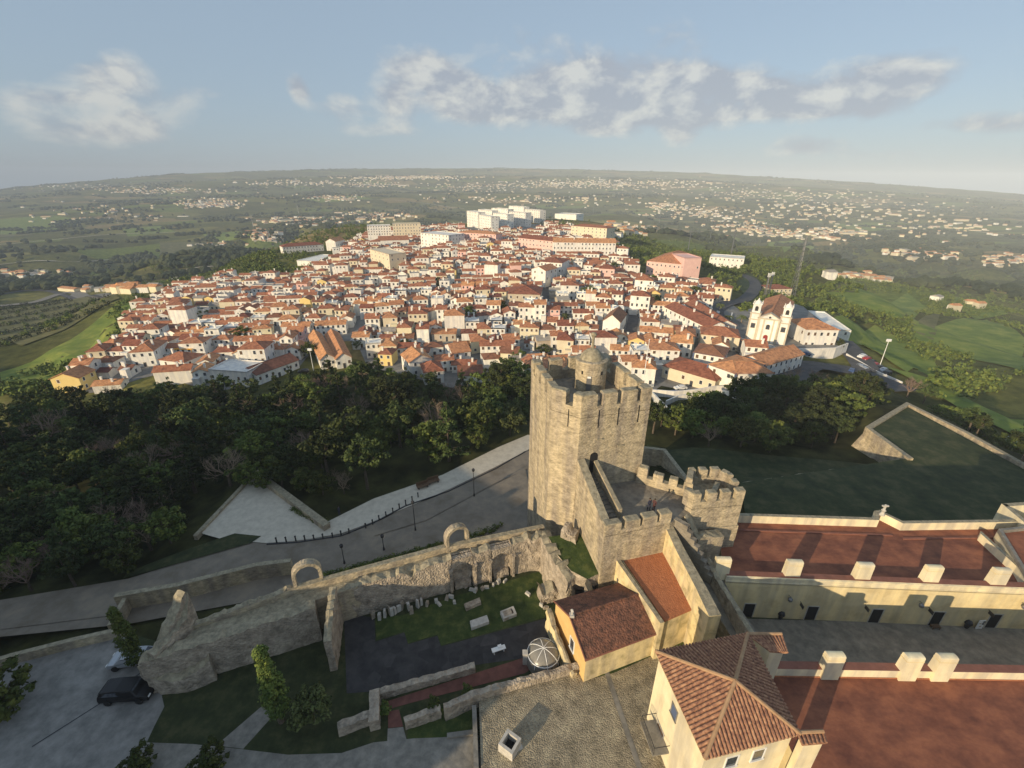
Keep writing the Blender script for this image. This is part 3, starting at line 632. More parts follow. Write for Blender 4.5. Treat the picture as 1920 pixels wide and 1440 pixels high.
mb = MB(); slab(mb, [fl, fr, ar, al]); slab(mb, [bl, al, ar, br]); rf = bw(mb, 'roof', 'brown_roof', gb)
mb = MB(); mb.tube([al+Vector((0,0,.05)), ar+Vector((0,0,.05))], .12); sub(mb, 'ridge', 'brown_roof', rf, gb)
mb = MB(); mb.tube([fl+Vector((0,0,-.15)), fr+Vector((0,0,-.15))], .09); sub(mb, 'gutter', 'red_ledge', rf, gb)
mb = MB(); mb.tube([bl+Vector((0,0,.05)), al+Vector((0,0,.06)), fl+Vector((0,0,.05))], .07); sub(mb, 'verge', 'red_ledge', rf, gb)
mb = MB(); c0 = al+Vector((.25,.05,.1)); mb.box(c0, (.45,.45,.3)); mb.box(c0+Vector((0,0,.35)), (.16,.16,.6)); mb.box(c0+Vector((0,0,.72)), (.3,.3,.22), taper=.3); sub(mb, 'stone_finial', 'marble', rf, gb)
dG = (f0-f3).to_2d().normalized(); win(gb, (f3.x-gb.location.x, f3.y-gb.location.y, 0), dG, Vector((dG.y, -dG.x))*(1 if dG.y*-1 < 0 or True else 1), (f0-f3).to_2d().length*.60, 3.0-1, .75, 1.5)
mb = MB(); c1 = f3.lerp(f0, .35); roughwall(mb, [(f3.x-.7, f3.y+.4), (f3.x-.9+ (f0-f3).x*.5, f3.y+(f0-f3).y*.5), (f0.x-.9, f0.y+.4)], .5, [3.2, 2.6, 1.6], -.2, 0, 1, seed=3)
tag(mb.build('garden_wall', ['old_plaster', 'stone_top']), 'low curved wall hugging the yellow gable of the small house', 'wall')
# glazed dome shelter with white ribs
gd = T('glass_dome', 'half-buried glazed dome with white ribs beside the yellow gable wall', 'dome', tuple(P(1015,1245,0)))
c0 = P(1018,1240,0); mb = MB(); R_ = 1.75
prof = [(R_*math.cos(a_), .8+R_*.75*math.sin(a_)) for a_ in [math.pi/2*i/8 for i in range(9)]]
mb.lathe(c0, [(R_, 0)]+prof, 24); bw(mb, 'glazing', 'glass_roof', gd, True)
for k in range(8):
    th = math.pi*k/8*2+.2; mb = MB(); mb.tube([c0+Vector((r_*1.015*math.cos(th), r_*1.015*math.sin(th), z_)) for r_, z_ in prof], .035); bw(mb, 'rib', 'white_paint', gd)
mb = MB(); mb.lathe(c0+Vector((0,0,.8+R_*.3)), [(R_*.93,0),(R_*.97,.05),(R_*.93,.1)], 24); bw(mb, 'hoop', 'white_paint', gd)
mb = MB(); mb.box(c0+Vector((-1.9,-.2,.8)), (.45,.45,1.6)); mb.box(c0+Vector((-1.9,-.2,1.65)), (.55,.55,.12)); tag(mb.build('stone_post', 'marble'), 'short pale stone post left of the glazed dome', 'post')
# well
wc = P(956,1392,1.9); wl = T('well', 'square pale stone well head standing on the cobbles', 'well', (wc.x, wc.y, 1)); 
mb = MB(); rz = math.radians(-33); R2 = Matrix.Rotation(rz, 2); hw = .72
o_ = [Vector((wc.x, wc.y))+R2@Vector(v) for v in ((-hw,-hw),(hw,-hw),(hw,hw),(-hw,hw),(-hw,-hw))]; i_ = [Vector((wc.x, wc.y))+R2@(Vector(v)*.66) for v in ((-hw,-hw),(hw,-hw),(hw,hw),(-hw,hw),(-hw,-hw))]
wall(mb, i_, o_, 2.1, .9); bw(mb, 'curb', 'marble', wl)
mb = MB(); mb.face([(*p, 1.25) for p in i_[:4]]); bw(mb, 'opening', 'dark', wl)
tag((lambda b_: (b_.box(P(975,1402,1.05), (.45,.3,.1), .4), b_.build('stone_slab', 'marble'))[1])(MB()), 'tiny stone slab on the cobbles beside the well', 'slab')
# ============================================================ CURTAIN WALL, ARCHES, NAVE RUIN
inn = [Vector((-34.6,28.9)), Vector((-20.6,35.4)), Vector((-17.7,35.2)), Vector((3.4,43.6))]
cw = T('curtain_wall', 'long stone curtain wall with walkway running from ruined gable to the keep', 'wall', (-15, 37, -5))
inn2 = [Vector((-35.2,29.2)), Vector((-21.6,35.0)), Vector((-5.5,42.1)), Vector((4.6,45.6))]
mb = MB(); wall(mb, [p+Vector((0,.05)) for p in CUR], inn2, [4.0, 4.5, 4.6, 4.6], -8, 0, 1); bw(mb, 'walkway', ['stone', 'stone_top'], cw)
mb = MB(); q = off(CUR, -.62); wall(mb, CUR, q, [4.4, 5.4, 5.45, 5.45], 3.6, 0, 1)
bw(mb, 'parapet', ['stone', 'stone_top'], cw)
mb = MB(); roughwall(mb, [CUR[0]+Vector((0,-.3)), CUR[0].lerp(CUR[1], .5)+Vector((.1,-.3)), CUR[1]+Vector((0,-.3))], .55, [4.6,5.1,5.6], 3.6, 0, 1, step=.4, rows=2, zj=.3, seed=12); bw(mb, 'crest', ['rubble', 'stone_top'], cw)
def freearch(name, label, a, b_, z0, zs, r, band, depth):
    a, b_ = Vector(a), Vector(b_); c = (a+b_)/2; d = (b_-a).normalized(); n_ = Vector((-d.y, d.x)); e = T(name, label, 'arch', (c.x, c.y, z0), 'freestanding stone arches on the curtain wall')
    prof_i = [(r, z0)]+[(r*math.cos(t_), zs+r*math.sin(t_)) for t_ in [math.pi*k/14 for k in range(15)]]+[(-r, z0)]
    ro = r+band; prof_o = [(ro, z0)]+[(ro*math.cos(t_), zs+ro*math.sin(t_)) for t_ in [math.pi*k/14 for k in range(15)]]+[(-ro, z0)]
    mb = MB(); vs = []
    for (i0, o0) in zip(prof_i, prof_o):
        for s_, pr in ((-depth/2, i0), (depth/2, i0), (depth/2, o0), (-depth/2, o0)): vs.append((*(c+d*pr[0]+n_*s_), pr[1]+random.uniform(-.03,.03)))
    fs = []
    for k in range(len(prof_i)-1):
        for j in range(4): fs.append((4*k+j, 4*k+(j+1) % 4, 4*k+4+(j+1) % 4, 4*k+4+j))
    fs += [(0,3,2,1), tuple(4*(len(prof_i)-1)+j for j in range(4))]; mb.mesh(vs, fs); bw(mb, 'arch_ring', 'stone', e)
    for s_ in (-1, 1): mb = MB(); mb.box((*(c+d*s_*(r+band/2)), z0+.25), (band*1.25, depth*1.2, .5), math.atan2(d.y, d.x)); bw(mb, 'footing', 'stone', e)
    return e
freearch('stone_arch', 'free-standing stone arch on the curtain wall, farther from the keep', P(556,1103,4.8).to_2d(), P(604,1088,4.8).to_2d(), 4.4, 6.6, 1.15, .35, .9)
freearch('stone_arch', 'free-standing stone arch on the curtain wall, nearer the keep', P(836,1030,4.8).to_2d(), P(877,1014,4.8).to_2d(), 4.4, 6.4, 1.15, .35, .9)
# nave wall with two arched recesses
nv = T('nave_wall', 'ruined church nave wall with two arched recesses facing the lawn', 'wall', (-8, 38.5, 0))
Na, Nb = Vector((-18.6,37.0)), Vector((2.0,44.2))
def nw(t_): return Na.lerp(Nb, t_)
def tof(px, py, z): p = P(px, py, z).to_2d(); return (p-Na).dot(Nb-Na)/(Nb-Na).length_squared
g1a, g1b, g2a, g2b = tof(852,1100,1.5), tof(890,1090,1.5), tof(926,1082,1.5), tof(962,1072,1.5)
mb = MB()
roughwall(mb, [nw(0), nw(.16), nw(.30), nw(.34), nw(.36), nw(g1a)], 1.1, [4.7,4.8,4.9,3.9,4.9,5.2], -.3, 0, 1, step=.5, jit=.07, rows=8, seed=21)
roughwall(mb, [nw(g1b), nw(g2a)], 1.1, [5.1,5.3], -.3, 0, 1, step=.4, jit=.07, rows=8, seed=22)
roughwall(mb, [nw(g2b), nw(.9), nw(1.0)], 1.1, [5.1,5.1,5.4], -.3, 0, 1, step=.5, jit=.07, rows=8, seed=23)
bw(mb, 'masonry', ['rubble', 'stone_top'], nv)
dN = (Nb-Na).normalized(); nN = Vector((dN.y, -dN.x))
for ga, gbx, zt in ((g1a, g1b, 5.0), (g2a, g2b, 5.0)):
    a, b_ = nw(ga), nw(gbx); c = (a+b_)/2; r = (b_-a).length/2; zs = 2.9; mb = MB()
    K = 14; vs = []
    for k in range(K+1):
        th = math.pi*k/K; x_ = r*math.cos(th); vs += [(*(c+dN*x_+nN*.62), zs+r*math.sin(th)), (*(c+dN*x_+nN*.62), zt), (*(c+dN*x_-nN*.2), zs+r*math.sin(th)), (*(c+dN*x_-nN*.2), zt)]
    for k in range(K): o_ = 4*k; mb.mesh([vs[o_], vs[o_+1], vs[o_+5], vs[o_+4], vs[o_+2], vs[o_+6], vs[o_+3], vs[o_+7]], [(0,1,2,3),(0,3,5,4),(1,6,7,2)])
    bw(mb, 'recess_arch', 'rubble', nv)
    mb = MB(); wall(mb, [a-nN*.45, b_-nN*.45], [a-nN*.1, b_-nN*.1], zt, -.2); bw(mb, 'recess_back', 'rubble', nv)
    mb = MB()
    for s_ in (-1, 1): mb.box((*(c+dN*s_*(r+.25)+nN*.72), 1.75), (.3,.3,3.5), math.atan2(dN.y, dN.x)); mb.box((*(c+dN*s_*(r+.25)+nN*.75), 3.6), (.5,.45,.25), math.atan2(dN.y, dN.x))
    bw(mb, 'pilaster', 'rubble', nv)
    mb = MB(); mb.box((*(c+nN*.1), .5), (r*1.6,.8,1.0), math.atan2(dN.y, dN.x)); bw(mb, 'altar', 'rubble', nv)
mb = MB(); roughwall(mb, [(-35.2,28.6),(-28,31.4),(-20.8,34.4)], 1.2, [4.5,4.7,5.0], -.4, 0, 1, step=.4, jit=.05, rows=10, zj=.22, seed=31)
tag(mb.build('ruined_wall', ['rubble', 'stone_top']), 'shaded rubble wall above the dark lawn, left of the cross wall', 'wall')
ca, cb = P(624,1100,5.6).to_2d(), P(613,1200,4.6).to_2d()
mb = MB(); roughwall(mb, [ca, ca.lerp(cb, .6), cb], .7, [5.6,5.3,4.4], -.4, 0, 1, step=.35, jit=.06, rows=8, zj=.3, seed=33)
tag(mb.build('ruined_wall', ['rubble', 'stone_top']), 'narrow ruined cross wall standing end-on between deck and dark lawn', 'wall')
# ruined end gable at the left
mb = MB(); e0, e1 = P(337,1102,8.8).to_2d(), P(285,1215,5).to_2d(); roughwall(mb, [e0, e0.lerp(e1, .35), e1, e1+(e1-e0)*.18], 1.1, [8.4,7.0,4.2,2.4], -6, 0, 1, step=.4, jit=.05, rows=14, zj=.3, seed=35)
roughwall(mb, [e0, CUR[0]+Vector((.2,-.6)), Vector((-34.2,28.8))], 1.1, [8.2,6.0,4.8], -6, 0, 1, step=.4, jit=.05, rows=12, seed=36)
tag(mb.build('ruined_gable', ['rubble', 'stone_top']), 'shaded ruined gable end at the left end of the curtain wall', 'wall')
mb = MB(); roughwall(mb, [P(270,1240,3).to_2d(), P(300,1262,2.2).to_2d(), P(345,1262,2).to_2d(), P(395,1235,2.5).to_2d()], 1.3, [3.0,2.2,1.8,3.0], -.4, 0, 1, step=.4, jit=.07, rows=6, seed=37)
tag(mb.build('ruined_wall', ['rubble', 'stone_top']), 'battered wall base beside the parked black car', 'wall')
# outer low walls on the left
for nm, px, z, th, lb in (('coping_wall', [(-60,1252),(20,1228),(130,1200),(236,1176)], 1.1, .5, 'low coping wall along the far edge of the car park'),
        ('coping_wall', [(215,1116),(330,1096),(480,1058),(545,1050)], -2.2, .7, 'long low parapet outside the curtain wall, left of the arches'),
        ('coping_wall', [(234,1120),(205,1172)], -2.6, .5, 'short shaded wall joining the outer parapet to the car park wall')):
    pts = [P(*q, z).to_2d() for q in px]; mb = MB(); wall(mb, off(pts, th/2), off(pts, -th/2), z, -8, 0, 1); tag(mb.build(nm, ['stone', 'stone_top']), lb, 'wall')
# low nave wall along the cobbles, other low walls
for px, z, th, lb, sd in (([(1087,1245),(985,1272),(885,1300),(832,1324)], 1.9, .55, 'sunlit low rubble wall between the cobbles and the sunken ruin', 41),
        ([(826,1326),(757,1348)], 1.3, .5, 'low rubble wall in half shade between two grass plots', 42),
        ([(706,1297),(890,1246)], .9, .6, 'pale low wall between dark stage deck and red brick path', 43),
        ([(702,1292),(700,1350)], 1.6, .9, 'squat shaded wall stub at the end of the stage deck', 44),
        ([(632,1360),(672,1345),(700,1335)], 1.2, .7, 'low shaded rubble stub on the dark lawn below the deck', 45)):
    pts = [P(*q, z).to_2d() for q in px]; mb = MB(); roughwall(mb, pts, th, z, -.3, 0, 0, step=.4, jit=.05, rows=3, zj=.1, seed=sd); tag(mb.build('rubble_wall', ['rubble']), lb, 'wall')
for px, lb in (([(889,1322),(893,1440)], 'pale stone kerb along the left edge of the cobbles'), ([(838,1378),(890,1371)], 'thin pale kerb below the small garden lawn')):
    pts = [P(*q, 1.15 if px[0][0] == 889 else .3).to_2d() for q in px]; mb = MB(); wall(mb, off(pts, .2), off(pts, -.2), 1.15 if px[0][0] == 889 else .25, -.2); tag(mb.build('kerb', 'paving'), lb, 'kerb')
# ruined apse between nave and keep
ap = T('ruined_apse', 'ruined apse with grass on its broken vault at the foot of the keep', 'ruin', (6, 42, 0))
mb = MB(); roughwall(mb, [(1.6,44.2),(4.3,44.4),(5.0,41.2),(6.2,39.0),(6.9,37.9)], 1.4, [5.4,5.8,6.0,5.6,5.0], -.4, 0, 1, step=.45, jit=.13, rows=8, zj=.4, seed=51)
roughwall(mb, [(8.4,37.3),(9.6,36.6)], 1.1, [5.0,3.4], -.4, 0, 1, step=.4, jit=.12, rows=6, zj=.4, seed=52)
bw(mb, 'masonry', ['rubble', 'stone_top'], ap)
mb = MB(); mb.prism([(4.6,43.4,6.0),(8.6,43.8,6.2),(10.3,38.4,5.4),(8.6,37.6,5.2),(6.9,38.6,5.4),(5.5,40.6,5.8)], 3.6, 0, 1); bw(mb, 'vault', ['rubble', 'lawn'], ap)
mb = MB(); mb.prism([(6.4,39.2,3.7),(9.8,38.9,3.7),(9.4,37.4,3.7),(7.2,37.6,3.7)], -.2); bw(mb, 'opening_shade', 'dark', ap)  # dark block stands in for the shade inside the apse opening
mb = MB(); roughwall(mb, [(6.6,43.9),(8.1,43.0)], 1.5, [7.3,7.0], 5.5, 0, 1, step=.4, jit=.2, rows=3, zj=.4, seed=53); bw(mb, 'broken_rib', 'rubble', ap)
mb = MB(); roughwall(mb, [P(1012,1105,1.6).to_2d(), P(1035,1092,2.4).to_2d(), P(1062,1082,3).to_2d()], 1.9, [1.5,2.3,3.2], -.3, 0, 1, step=.4, jit=.2, rows=4, zj=.4, seed=54)
tag(mb.build('ruined_wall', ['rubble', 'stone_top']), 'rocky wall stub covered in weeds on the nave lawn', 'wall')
mb = MB(); roughwall(mb, [P(1055,1122,1.6).to_2d(), P(1075,1112,1.8).to_2d()], 1.2, [1.9,2.2], -.3, 0, 1, step=.3, jit=.16, rows=4, zj=.3, seed=55)
tag(mb.build('ruined_wall', ['rubble', 'stone_top']), 'small rubble heap wall behind the brown gabled roof', 'wall')
# loose stones along the nave wall
random.seed(5); sroot = None
SP = [(700,1156),(712,1158),(722,1153),(731,1149),(740,1147),(748,1143),(754,1139),(735,1151),(766,1140),(772,1147),(783,1135),(790,1130),(801,1132),(818,1126),(823,1131),(838,1120),(846,1118),(852,1128),(873,1098),(884,1104),(892,1106),(905,1102),(912,1100),(925,1096),(930,1092),(935,1090),(947,1088),(1024,1138),(1015,1134),(990,1112)]
for i, (x_, y_) in enumerate(SP):
    p = P(x_, y_, .25); mb = MB(); sx, sy, sz = random.uniform(.3,.75), random.uniform(.25,.45), random.uniform(.3,.6)
    if i < 12: sx, sy, sz = .28, .45, random.uniform(.9, 1.2)
    n0 = 0; mb.box((0, 0, sz/2), (sx, sy, sz), random.uniform(0, 3), taper=random.uniform(.75,.98))
    mb.v = [(a_+random.uniform(-.04,.04), b_+random.uniform(-.04,.04), c_) for a_, b_, c_ in mb.v]
    o = mb.build('carved_stone', 'marble' if i % 3 else 'rubble'); o.location = (p.x, p.y, 0.0)
    tag(o, 'loose carved stone fragment lying along the foot of the nave wall', 'stone', 'loose stones along the nave wall')
for (pl, lb, m_) in (([(870,1132),(899,1120),(902,1129),(874,1141)], 'mottled stone tomb slab nearest the recess arches', 'rubble'),
        ([(881,1164),(913,1153),(917,1165),(884,1177)], 'pale flat tomb slab at the middle of the nave lawn', 'marble'),
        ([(942,1147),(957,1140),(962,1153),(946,1160)], 'grey stone slab between the tomb slabs and open coffin', 'rubble')):
    mb = MB(); mb.prism([P(*q, .45) for q in pl], 0); tag(mb.build('tomb_slab', m_), lb, 'tomb')
mb = MB(); q = [P(*v, .5).to_2d() for v in ((932,1146),(957,1136),(963,1150),(938,1160),(932,1146))]
c0 = sum(q[:4], Vector((0,0)))/4; wall(mb, [c0+(p-c0)*.72 for p in q], q, .5, 0)
o = mb.build('stone_coffin', 'marble'); mb2 = MB(); mb2.face([(*(c0+(p-c0)*.74), .12) for p in q[:4]]); mb2.build('inside', 'brick_path', o); o.location.x += .35; tag(o, 'open rectangular stone coffin with red inside on the nave lawn', 'coffin')
p = P(935,1222,.0); mb = MB(); mb.box((p.x, p.y, .5), (1.5,.5,.08), .35); mb.box((p.x-.5, p.y-.2, .25), (.08,.4,.5), .35); mb.box((p.x+.5, p.y+.2, .25), (.08,.4,.5), .35); mb.box((p.x+.1,p.y+.2,.62),(.4,.3,.16),.35); tag(mb.build('table', 'white_paint'), 'small white table left on the dark stage deck', 'table')
# ============================================================ RIGHT RANGE (nearer the meadow) with roof terrace
r1 = T('garrison_range', 'long cream range with red roof terrace and five sloping chimneys', 'building', (45, 41, 0))
FA = Vector((23.9, 37.22)); FB = Vector((76, 34.9)); dR = (FB-FA).normalized(); nR = Vector((dR.y, -dR.x))
back = [Vector((27.2,47.5)), Vector((47.1,46.7)), Vector((48.0,48.0)), Vector((48.9,48.2)), Vector((50.2,46.1)), Vector((90,47.2))]
mb = MB(); mb.prism([(*p, 5.35) for p in [FA, FB, Vector((76,47)), Vector((50.2,46.1)), Vector((49.0,48.0)), Vector((48.0,47.8)), Vector((47.1,46.7)), Vector((27.2,47.5))]], -5, 0, 1)
bw(mb, 'wall', ['plaster', 'red_floor'], r1)
mb = MB(); wall(mb, [FA, FB], [FA-nR*-.75*-1, FB-nR*.75], 6.3, 5.2) if False else wall(mb, [FA-nR*.75, FB-nR*.75], [FA, FB], 6.3, 5.2, 0, 1); bw(mb, 'front_parapet', ['cream', 'red_ledge'], r1)
mb = MB(); wall(mb, [FA+nR*-.0, FB+nR*-.0], [FA+nR*.12, FB+nR*.12], 6.26, 6.1); wall(mb, [FA+nR*.0, FB+nR*.0], [FA+nR*.07, FB+nR*.07], 5.55, 5.42); bw(mb, 'cornice', 'cream', r1)
mb = MB(); q = off(back, -.5); wall(mb, back, q, 6.5, -5, 0, 1); bw(mb, 'rear_parapet', ['cream', 'stone_top'], r1)
mb = MB(); q0 = off(back, -1.9); q1 = off(back, -2.15); wall(mb, [p for p in q0[:2]], [p for p in q1[:2]], 5.5, 5.3); wall(mb, q0[4:], q1[4:], 5.5, 5.3); bw(mb, 'roof_gutter', 'red_ledge', r1)
def chimney(root, x, y, z0, rz, w_=1.6, d_=.6, h_=2.5, name='chimney'):
    """flat slab chimney with a rounded cap"""
    mb = MB(); K = 8; prof = [(-w_/2, 0), (w_/2, 0)]
    pr = [(-d_/2-.12, z0), (d_/2+.12, z0), (d_/2, z0+h_-.12)]+[(d_/2*math.cos(math.pi*k/K), z0+h_-.12+.12*math.sin(math.pi*k/K)) for k in range(1, K)]+[(-d_/2, z0+h_-.12)]
    cs, sn = math.cos(rz), math.sin(rz); vs = []
    for u in (-w_/2, w_/2):
        for (v, z) in pr: vs.append((x+u*cs-v*sn, y+u*sn+v*cs, z))
    n = len(pr); fs = [(i, i+n, (i+1) % n+n, (i+1) % n)[::-1] for i in range(n)]+[tuple(range(n)), tuple(range(2*n-1, n-1, -1))]
    mb.mesh(vs, fs); o = bw(mb, name, 'cream', root)
    mb = MB(); mb.box((x, y, z0+h_-.5), (w_+.06, d_+.06, .07), rz); bw(mb, 'chimney_band', 'plaster', root); return o
rz1 = math.atan2(dR.y, dR.x)
for px_ in (1366, 1497, 1625, 1748, 1867):
    p = P(px_-8, 1086, 6.3); t_ = (p.to_2d()-FA).dot(dR); p = FA+dR*t_-nR*.6; chimney(r1, p.x, p.y, 5.4, rz1, h_=2.9)
for px_ in (2010, ): p = P(px_, 1090, 6.3); t_ = (p.to_2d()-FA).dot(dR); p = FA+dR*t_-nR*.6; chimney(r1, p.x, p.y, 5.4, rz1, h_=2.9)
def onwall(px, py, z=None):
    """point of the front wall seen at a pixel"""
    d = FW*F + RV*(px-960) + UV*(720-py); t_ = FA.dot(nR)/(d.to_2d().dot(nR)); return Vector((d.x*t_, d.y*t_, H+d.z*t_))
for px_, py_ in ((1404,1142),(1521,1150),(1642,1154),(1757,1157),(1866,1158)):
    c = onwall(px_, py_); f = MB()
    x_ = (c.to_2d()-FA).dot(dR); A0 = (FA.x-r1.location.x, FA.y-r1.location.y, 0)
    o = win(r1, A0, dR, nR, x_, 1.08, 1.15, 2.1, frame='marble', pane='dark', name='door', sill=False)
for px_, py_ in ((1498,1136),(1618,1143),(1737,1147),(1850,1150)):
    c = onwall(px_, py_); mb = MB(); mb.box((c.x+nR.x*.4, c.y+nR.y*.4, 2.55), (.06,.6,.34), rz1); mb.box((c.x+nR.x*.35, c.y+nR.y*.35, 2.8), (.05,.75,.05), rz1)
    o = mb.build('hanging_sign', 'iron'); tag(o, 'small dark sign hanging on a bracket beside a courtyard door', 'sign', 'hanging signs along the cream courtyard wall')
for px_, py_ in ((1478,1118),(1722,1129),(1914,1132)):
    c = onwall(px_, py_); mb = MB(); mb.lathe((c.x+nR.x*.45, c.y+nR.y*.45, c.z-.3), [(.02,0),(.22,.1),(.26,.4),(.12,.55),(.02,.7)], 6); mb.tube([(c.x, c.y, c.z+.2), (c.x+nR.x*.45, c.y+nR.y*.45, c.z+.35)], .03)
    tag(mb.build('wall_lantern', 'metal'), 'six-sided wall lantern fixed high on the cream courtyard wall', 'lantern', 'wall lanterns on the cream courtyard wall')
for px_, py_ in ((1464,1163),(1814,1180)):
    p = P(px_, py_, 0); mb = MB(); mb.lathe((p.x, p.y+.2, .03), [(.18,0),(.26,.45),(.22,.5)], 12); mb.lathe((p.x, p.y+.2, .5), [(.25,0),(.4,.25),(.3,.55),(.05,.7)], 9); tag(mb.build('planter', 'iron'), 'dark round planter standing on paving against the cream wall', 'planter', 'planters along the cream courtyard wall')
p = P(1838,1184,0); mb = MB(); mb.box((p.x, p.y+.3, .75), (.75,.08,1.3), rz1+.1); o = mb.build('menu_board', 'white_paint')
for k, (u, v) in enumerate(((-.17,.95),(.17,.9),(0,.5),(.2,1.2))):
    mb = MB(); mb.box((p.x+u, p.y+.25, v), (.24,.03,.2), rz1+.1); mb.build('picture', 'dark' if k % 2 else 'beige', o)
tag(o, 'white menu board on the paving beside the rightmost courtyard door', 'board')
for dx in (0, ): 
    p = P(1752,1178,0); mb = MB(); mb.box((p.x, p.y, .38), (.9,.5,.08)); [mb.box((p.x+a_, p.y+b_, .17), (.07,.07,.34)) for a_ in (-.38,.38) for b_ in (-.18,.18)]; tag(mb.build('bench', 'door_wood'), 'low dark bench in front of the fourth courtyard door', 'bench')
for (px_, py_, s_) in ((1893,1232,1.5),(1868,1225,.9)):
    p = P(px_, py_, 0); 
# marble cross finial on the rear parapet
cp_ = Vector((48.4, 47.2, 6.5)); mb = MB(); mb.lathe(cp_, [(.35,0),(.25,.25),(.15,.5),(.3,.75),(.12,1.0),(.02,1.05)], 8); mb.box(cp_+Vector((0,0,1.3)), (.18,.18,.7)); mb.box(cp_+Vector((0,0,1.45)), (.8,.2,.18)); tag(mb.build('stone_finial', 'marble'), 'pale stone finial in the notch of the red terrace rear parapet', 'finial')
# diagonal coping and small roof room at the right edge
mb = MB(); a, b_ = P(1840,998,6.6), P(1960,1110,6.4); wall(mb, [a.to_2d(), b_.to_2d()], [(a.x+.5, a.y+.5), (b_.x+.5, b_.y+.5)], 6.4, 5.2, 0, 1); tag(mb.build('coping_wall', ['cream', 'stone_top']), 'diagonal weathered coping crossing the red roof terrace', 'wall')
rr = T('roof_room', 'low cream roof structure with a grey rim at the right edge', 'building', (60, 44, 5.3))
q = [P(1872,992,6.9), P(1990,980,6.9), P(2010,1075,6.9), P(1925,1080,6.9)]
mb = MB(); mb.prism([(*p.to_2d(), 6.5) for p in q], 5.2, 0, 1); bw(mb, 'wall', ['cream', 'red_floor'], rr)
mb = MB(); pp = [p.to_2d() for p in q]+[q[0].to_2d()]; ii = off(pp, -.35); ii = ii if inpoly(ii[0].x, ii[0].y, [tuple(p) for p in pp[:4]]) else off(pp, .35); wall(mb, ii, pp, 6.95, 6.4, 0, 0); bw(mb, 'rim', 'paving', rr)
rr = T('bartizan_wall', 'pale parapet corner standing on the green slope, top right of the terrace', 'wall', (64, 50, -5))
pp = [P(1878,944,7).to_2d(), P(2000,936,7).to_2d()]; mb = MB(); wall(mb, off(pp, .0), off(pp, -.6), 7, -6, 0, 1); pp = [P(1878,944,7).to_2d(), P(1925,990,6.6).to_2d()]; wall(mb, off(pp, .0), off(pp, .6), 7, -6, 0, 1); bw(mb, 'wall', ['cream', 'stone_top'], rr)
# ============================================================ FRONT RANGE (bottom right)
r2 = T('front_range', 'range with broad red flat roof and three cream chimneys, bottom right', 'building', (42, 22, 0))
G0, G1 = Vector((22.6, 27.45)), Vector((80, 26.8)); dS = (G1-G0).normalized(); nS = Vector((dS.y, -dS.x))
mb = MB(); mb.prism([(*p, 5.3) for p in [G0, G1, Vector((80,6)), Vector((21,6))]], -1, 0, 1); bw(mb, 'wall', ['plaster', 'red_floor'], r2)
mb = MB(); wall(mb, [G0, G1], [G0+nS*.75, G1+nS*.75], 6.3, -.5, 0, 1); bw(mb, 'rear_parapet', ['cream', 'red_ledge'], r2)
mb = MB(); mb.tube([(*(G0+nS*.8), 5.36), (*(G1+nS*.8), 5.36)], .06); bw(mb, 'roof_gutter', 'orange_roof', r2)
for px_ in (1561, 1704, 1764):
    p = P(px_-6, 1272, 5.4); t_ = (p.to_2d()-G0).dot(dS); p = G0+dS*t_+nS*.55; chimney(r2, p.x, p.y, 5.3, math.atan2(dS.y, dS.x), w_=1.5, d_=.65, h_=2.9)
p = P(1415, 1245, 5.4)
# ============================================================ HIP ROOF BUILDING
hb = T('hipped_building', 'square cream building with pyramidal roof of clay barrel tiles, bottom centre right', 'building', (17, 23, 1))
W_, N_, E_, S_ = [P(*q, 9.8) for q in ((1229,1222),(1402,1188),(1500,1377),(1321,1424))]; AP = P(1378,1278,12.0)
cN = (W_+N_+E_+S_)/4
body = [cN+(p-cN)*.93 for p in (W_, N_, E_, S_)]
mb = MB(); mb.prism([(p.x, p.y, 9.75) for p in body], -1); bw(mb, 'wall', 'cream', hb)
mb = MB(); o_ = [cN+(p-cN)*.975 for p in (W_, N_, E_, S_, W_)]; wall(mb, [cN.to_2d()+(p-cN).to_2d()*.9 for p in (W_,N_,E_,S_,W_)], [p.to_2d() for p in o_], 9.68, 9.4); bw(mb, 'eave_band', 'plaster', hb)
mb = MB(); ring = [W_, N_, E_, S_]
for i in range(4): mb.face([ring[i], ring[(i+1) % 4], AP][::-1])
mb.face([(p.x, p.y, 9.78) for p in ring]); rf = bw(mb, 'roof', 'tile', hb)
def tiles(parent, root, e0, e1, top, pitch=.30, r=.115, m='tile', name='tile_rows'):
    """rows of half-round cover tiles running up a triangular roof face"""
    mb = MB(); e0, e1, top = Vector(e0), Vector(e1), Vector(top); d = (e1-e0).normalized(); L_ = (e1-e0).length
    nrm = (e1-e0).cross(top-e0).normalized(); nrm = nrm if nrm.z > 0 else -nrm; up = nrm.cross(d).normalized(); up = up if up.z > 0 else -up
    tx = (top-e0).dot(d); ty = (top-e0).dot(up); k = int(L_/pitch)
    for i in range(1, k+1):
        x = i*pitch-.1; 
        if x > L_: break
        h_ = ty*(x/tx if x < tx else (L_-x)/max(1e-3, L_-tx)); 
        if h_ < .15: continue
        ns = max(1, int(h_/.42)); rd = random.Random(i)
        for s_ in range(ns):
            y0, y1 = h_*s_/ns-.03, h_*(s_+1)/ns; r0_, r1_ = r*1.12, r*.92; vs = []
            j = rd.uniform(-.012, .012)
            for (yy, rr_) in ((y0, r0_), (y1, r1_)):
                c = e0+d*(x+j)+up*yy+nrm*.02
                for q in range(6): th = math.pi*q/5; vs.append(c+d*math.cos(th)*rr_+nrm*math.sin(th)*rr_)
            mb.mesh(vs, [(q, q+1, q+7, q+6) for q in range(5)]+[(5,4,3,2,1,0)])
    return sub(mb, name, m, parent, root)
for i in range(4): tiles(rf, hb, ring[i], ring[(i+1) % 4], AP)
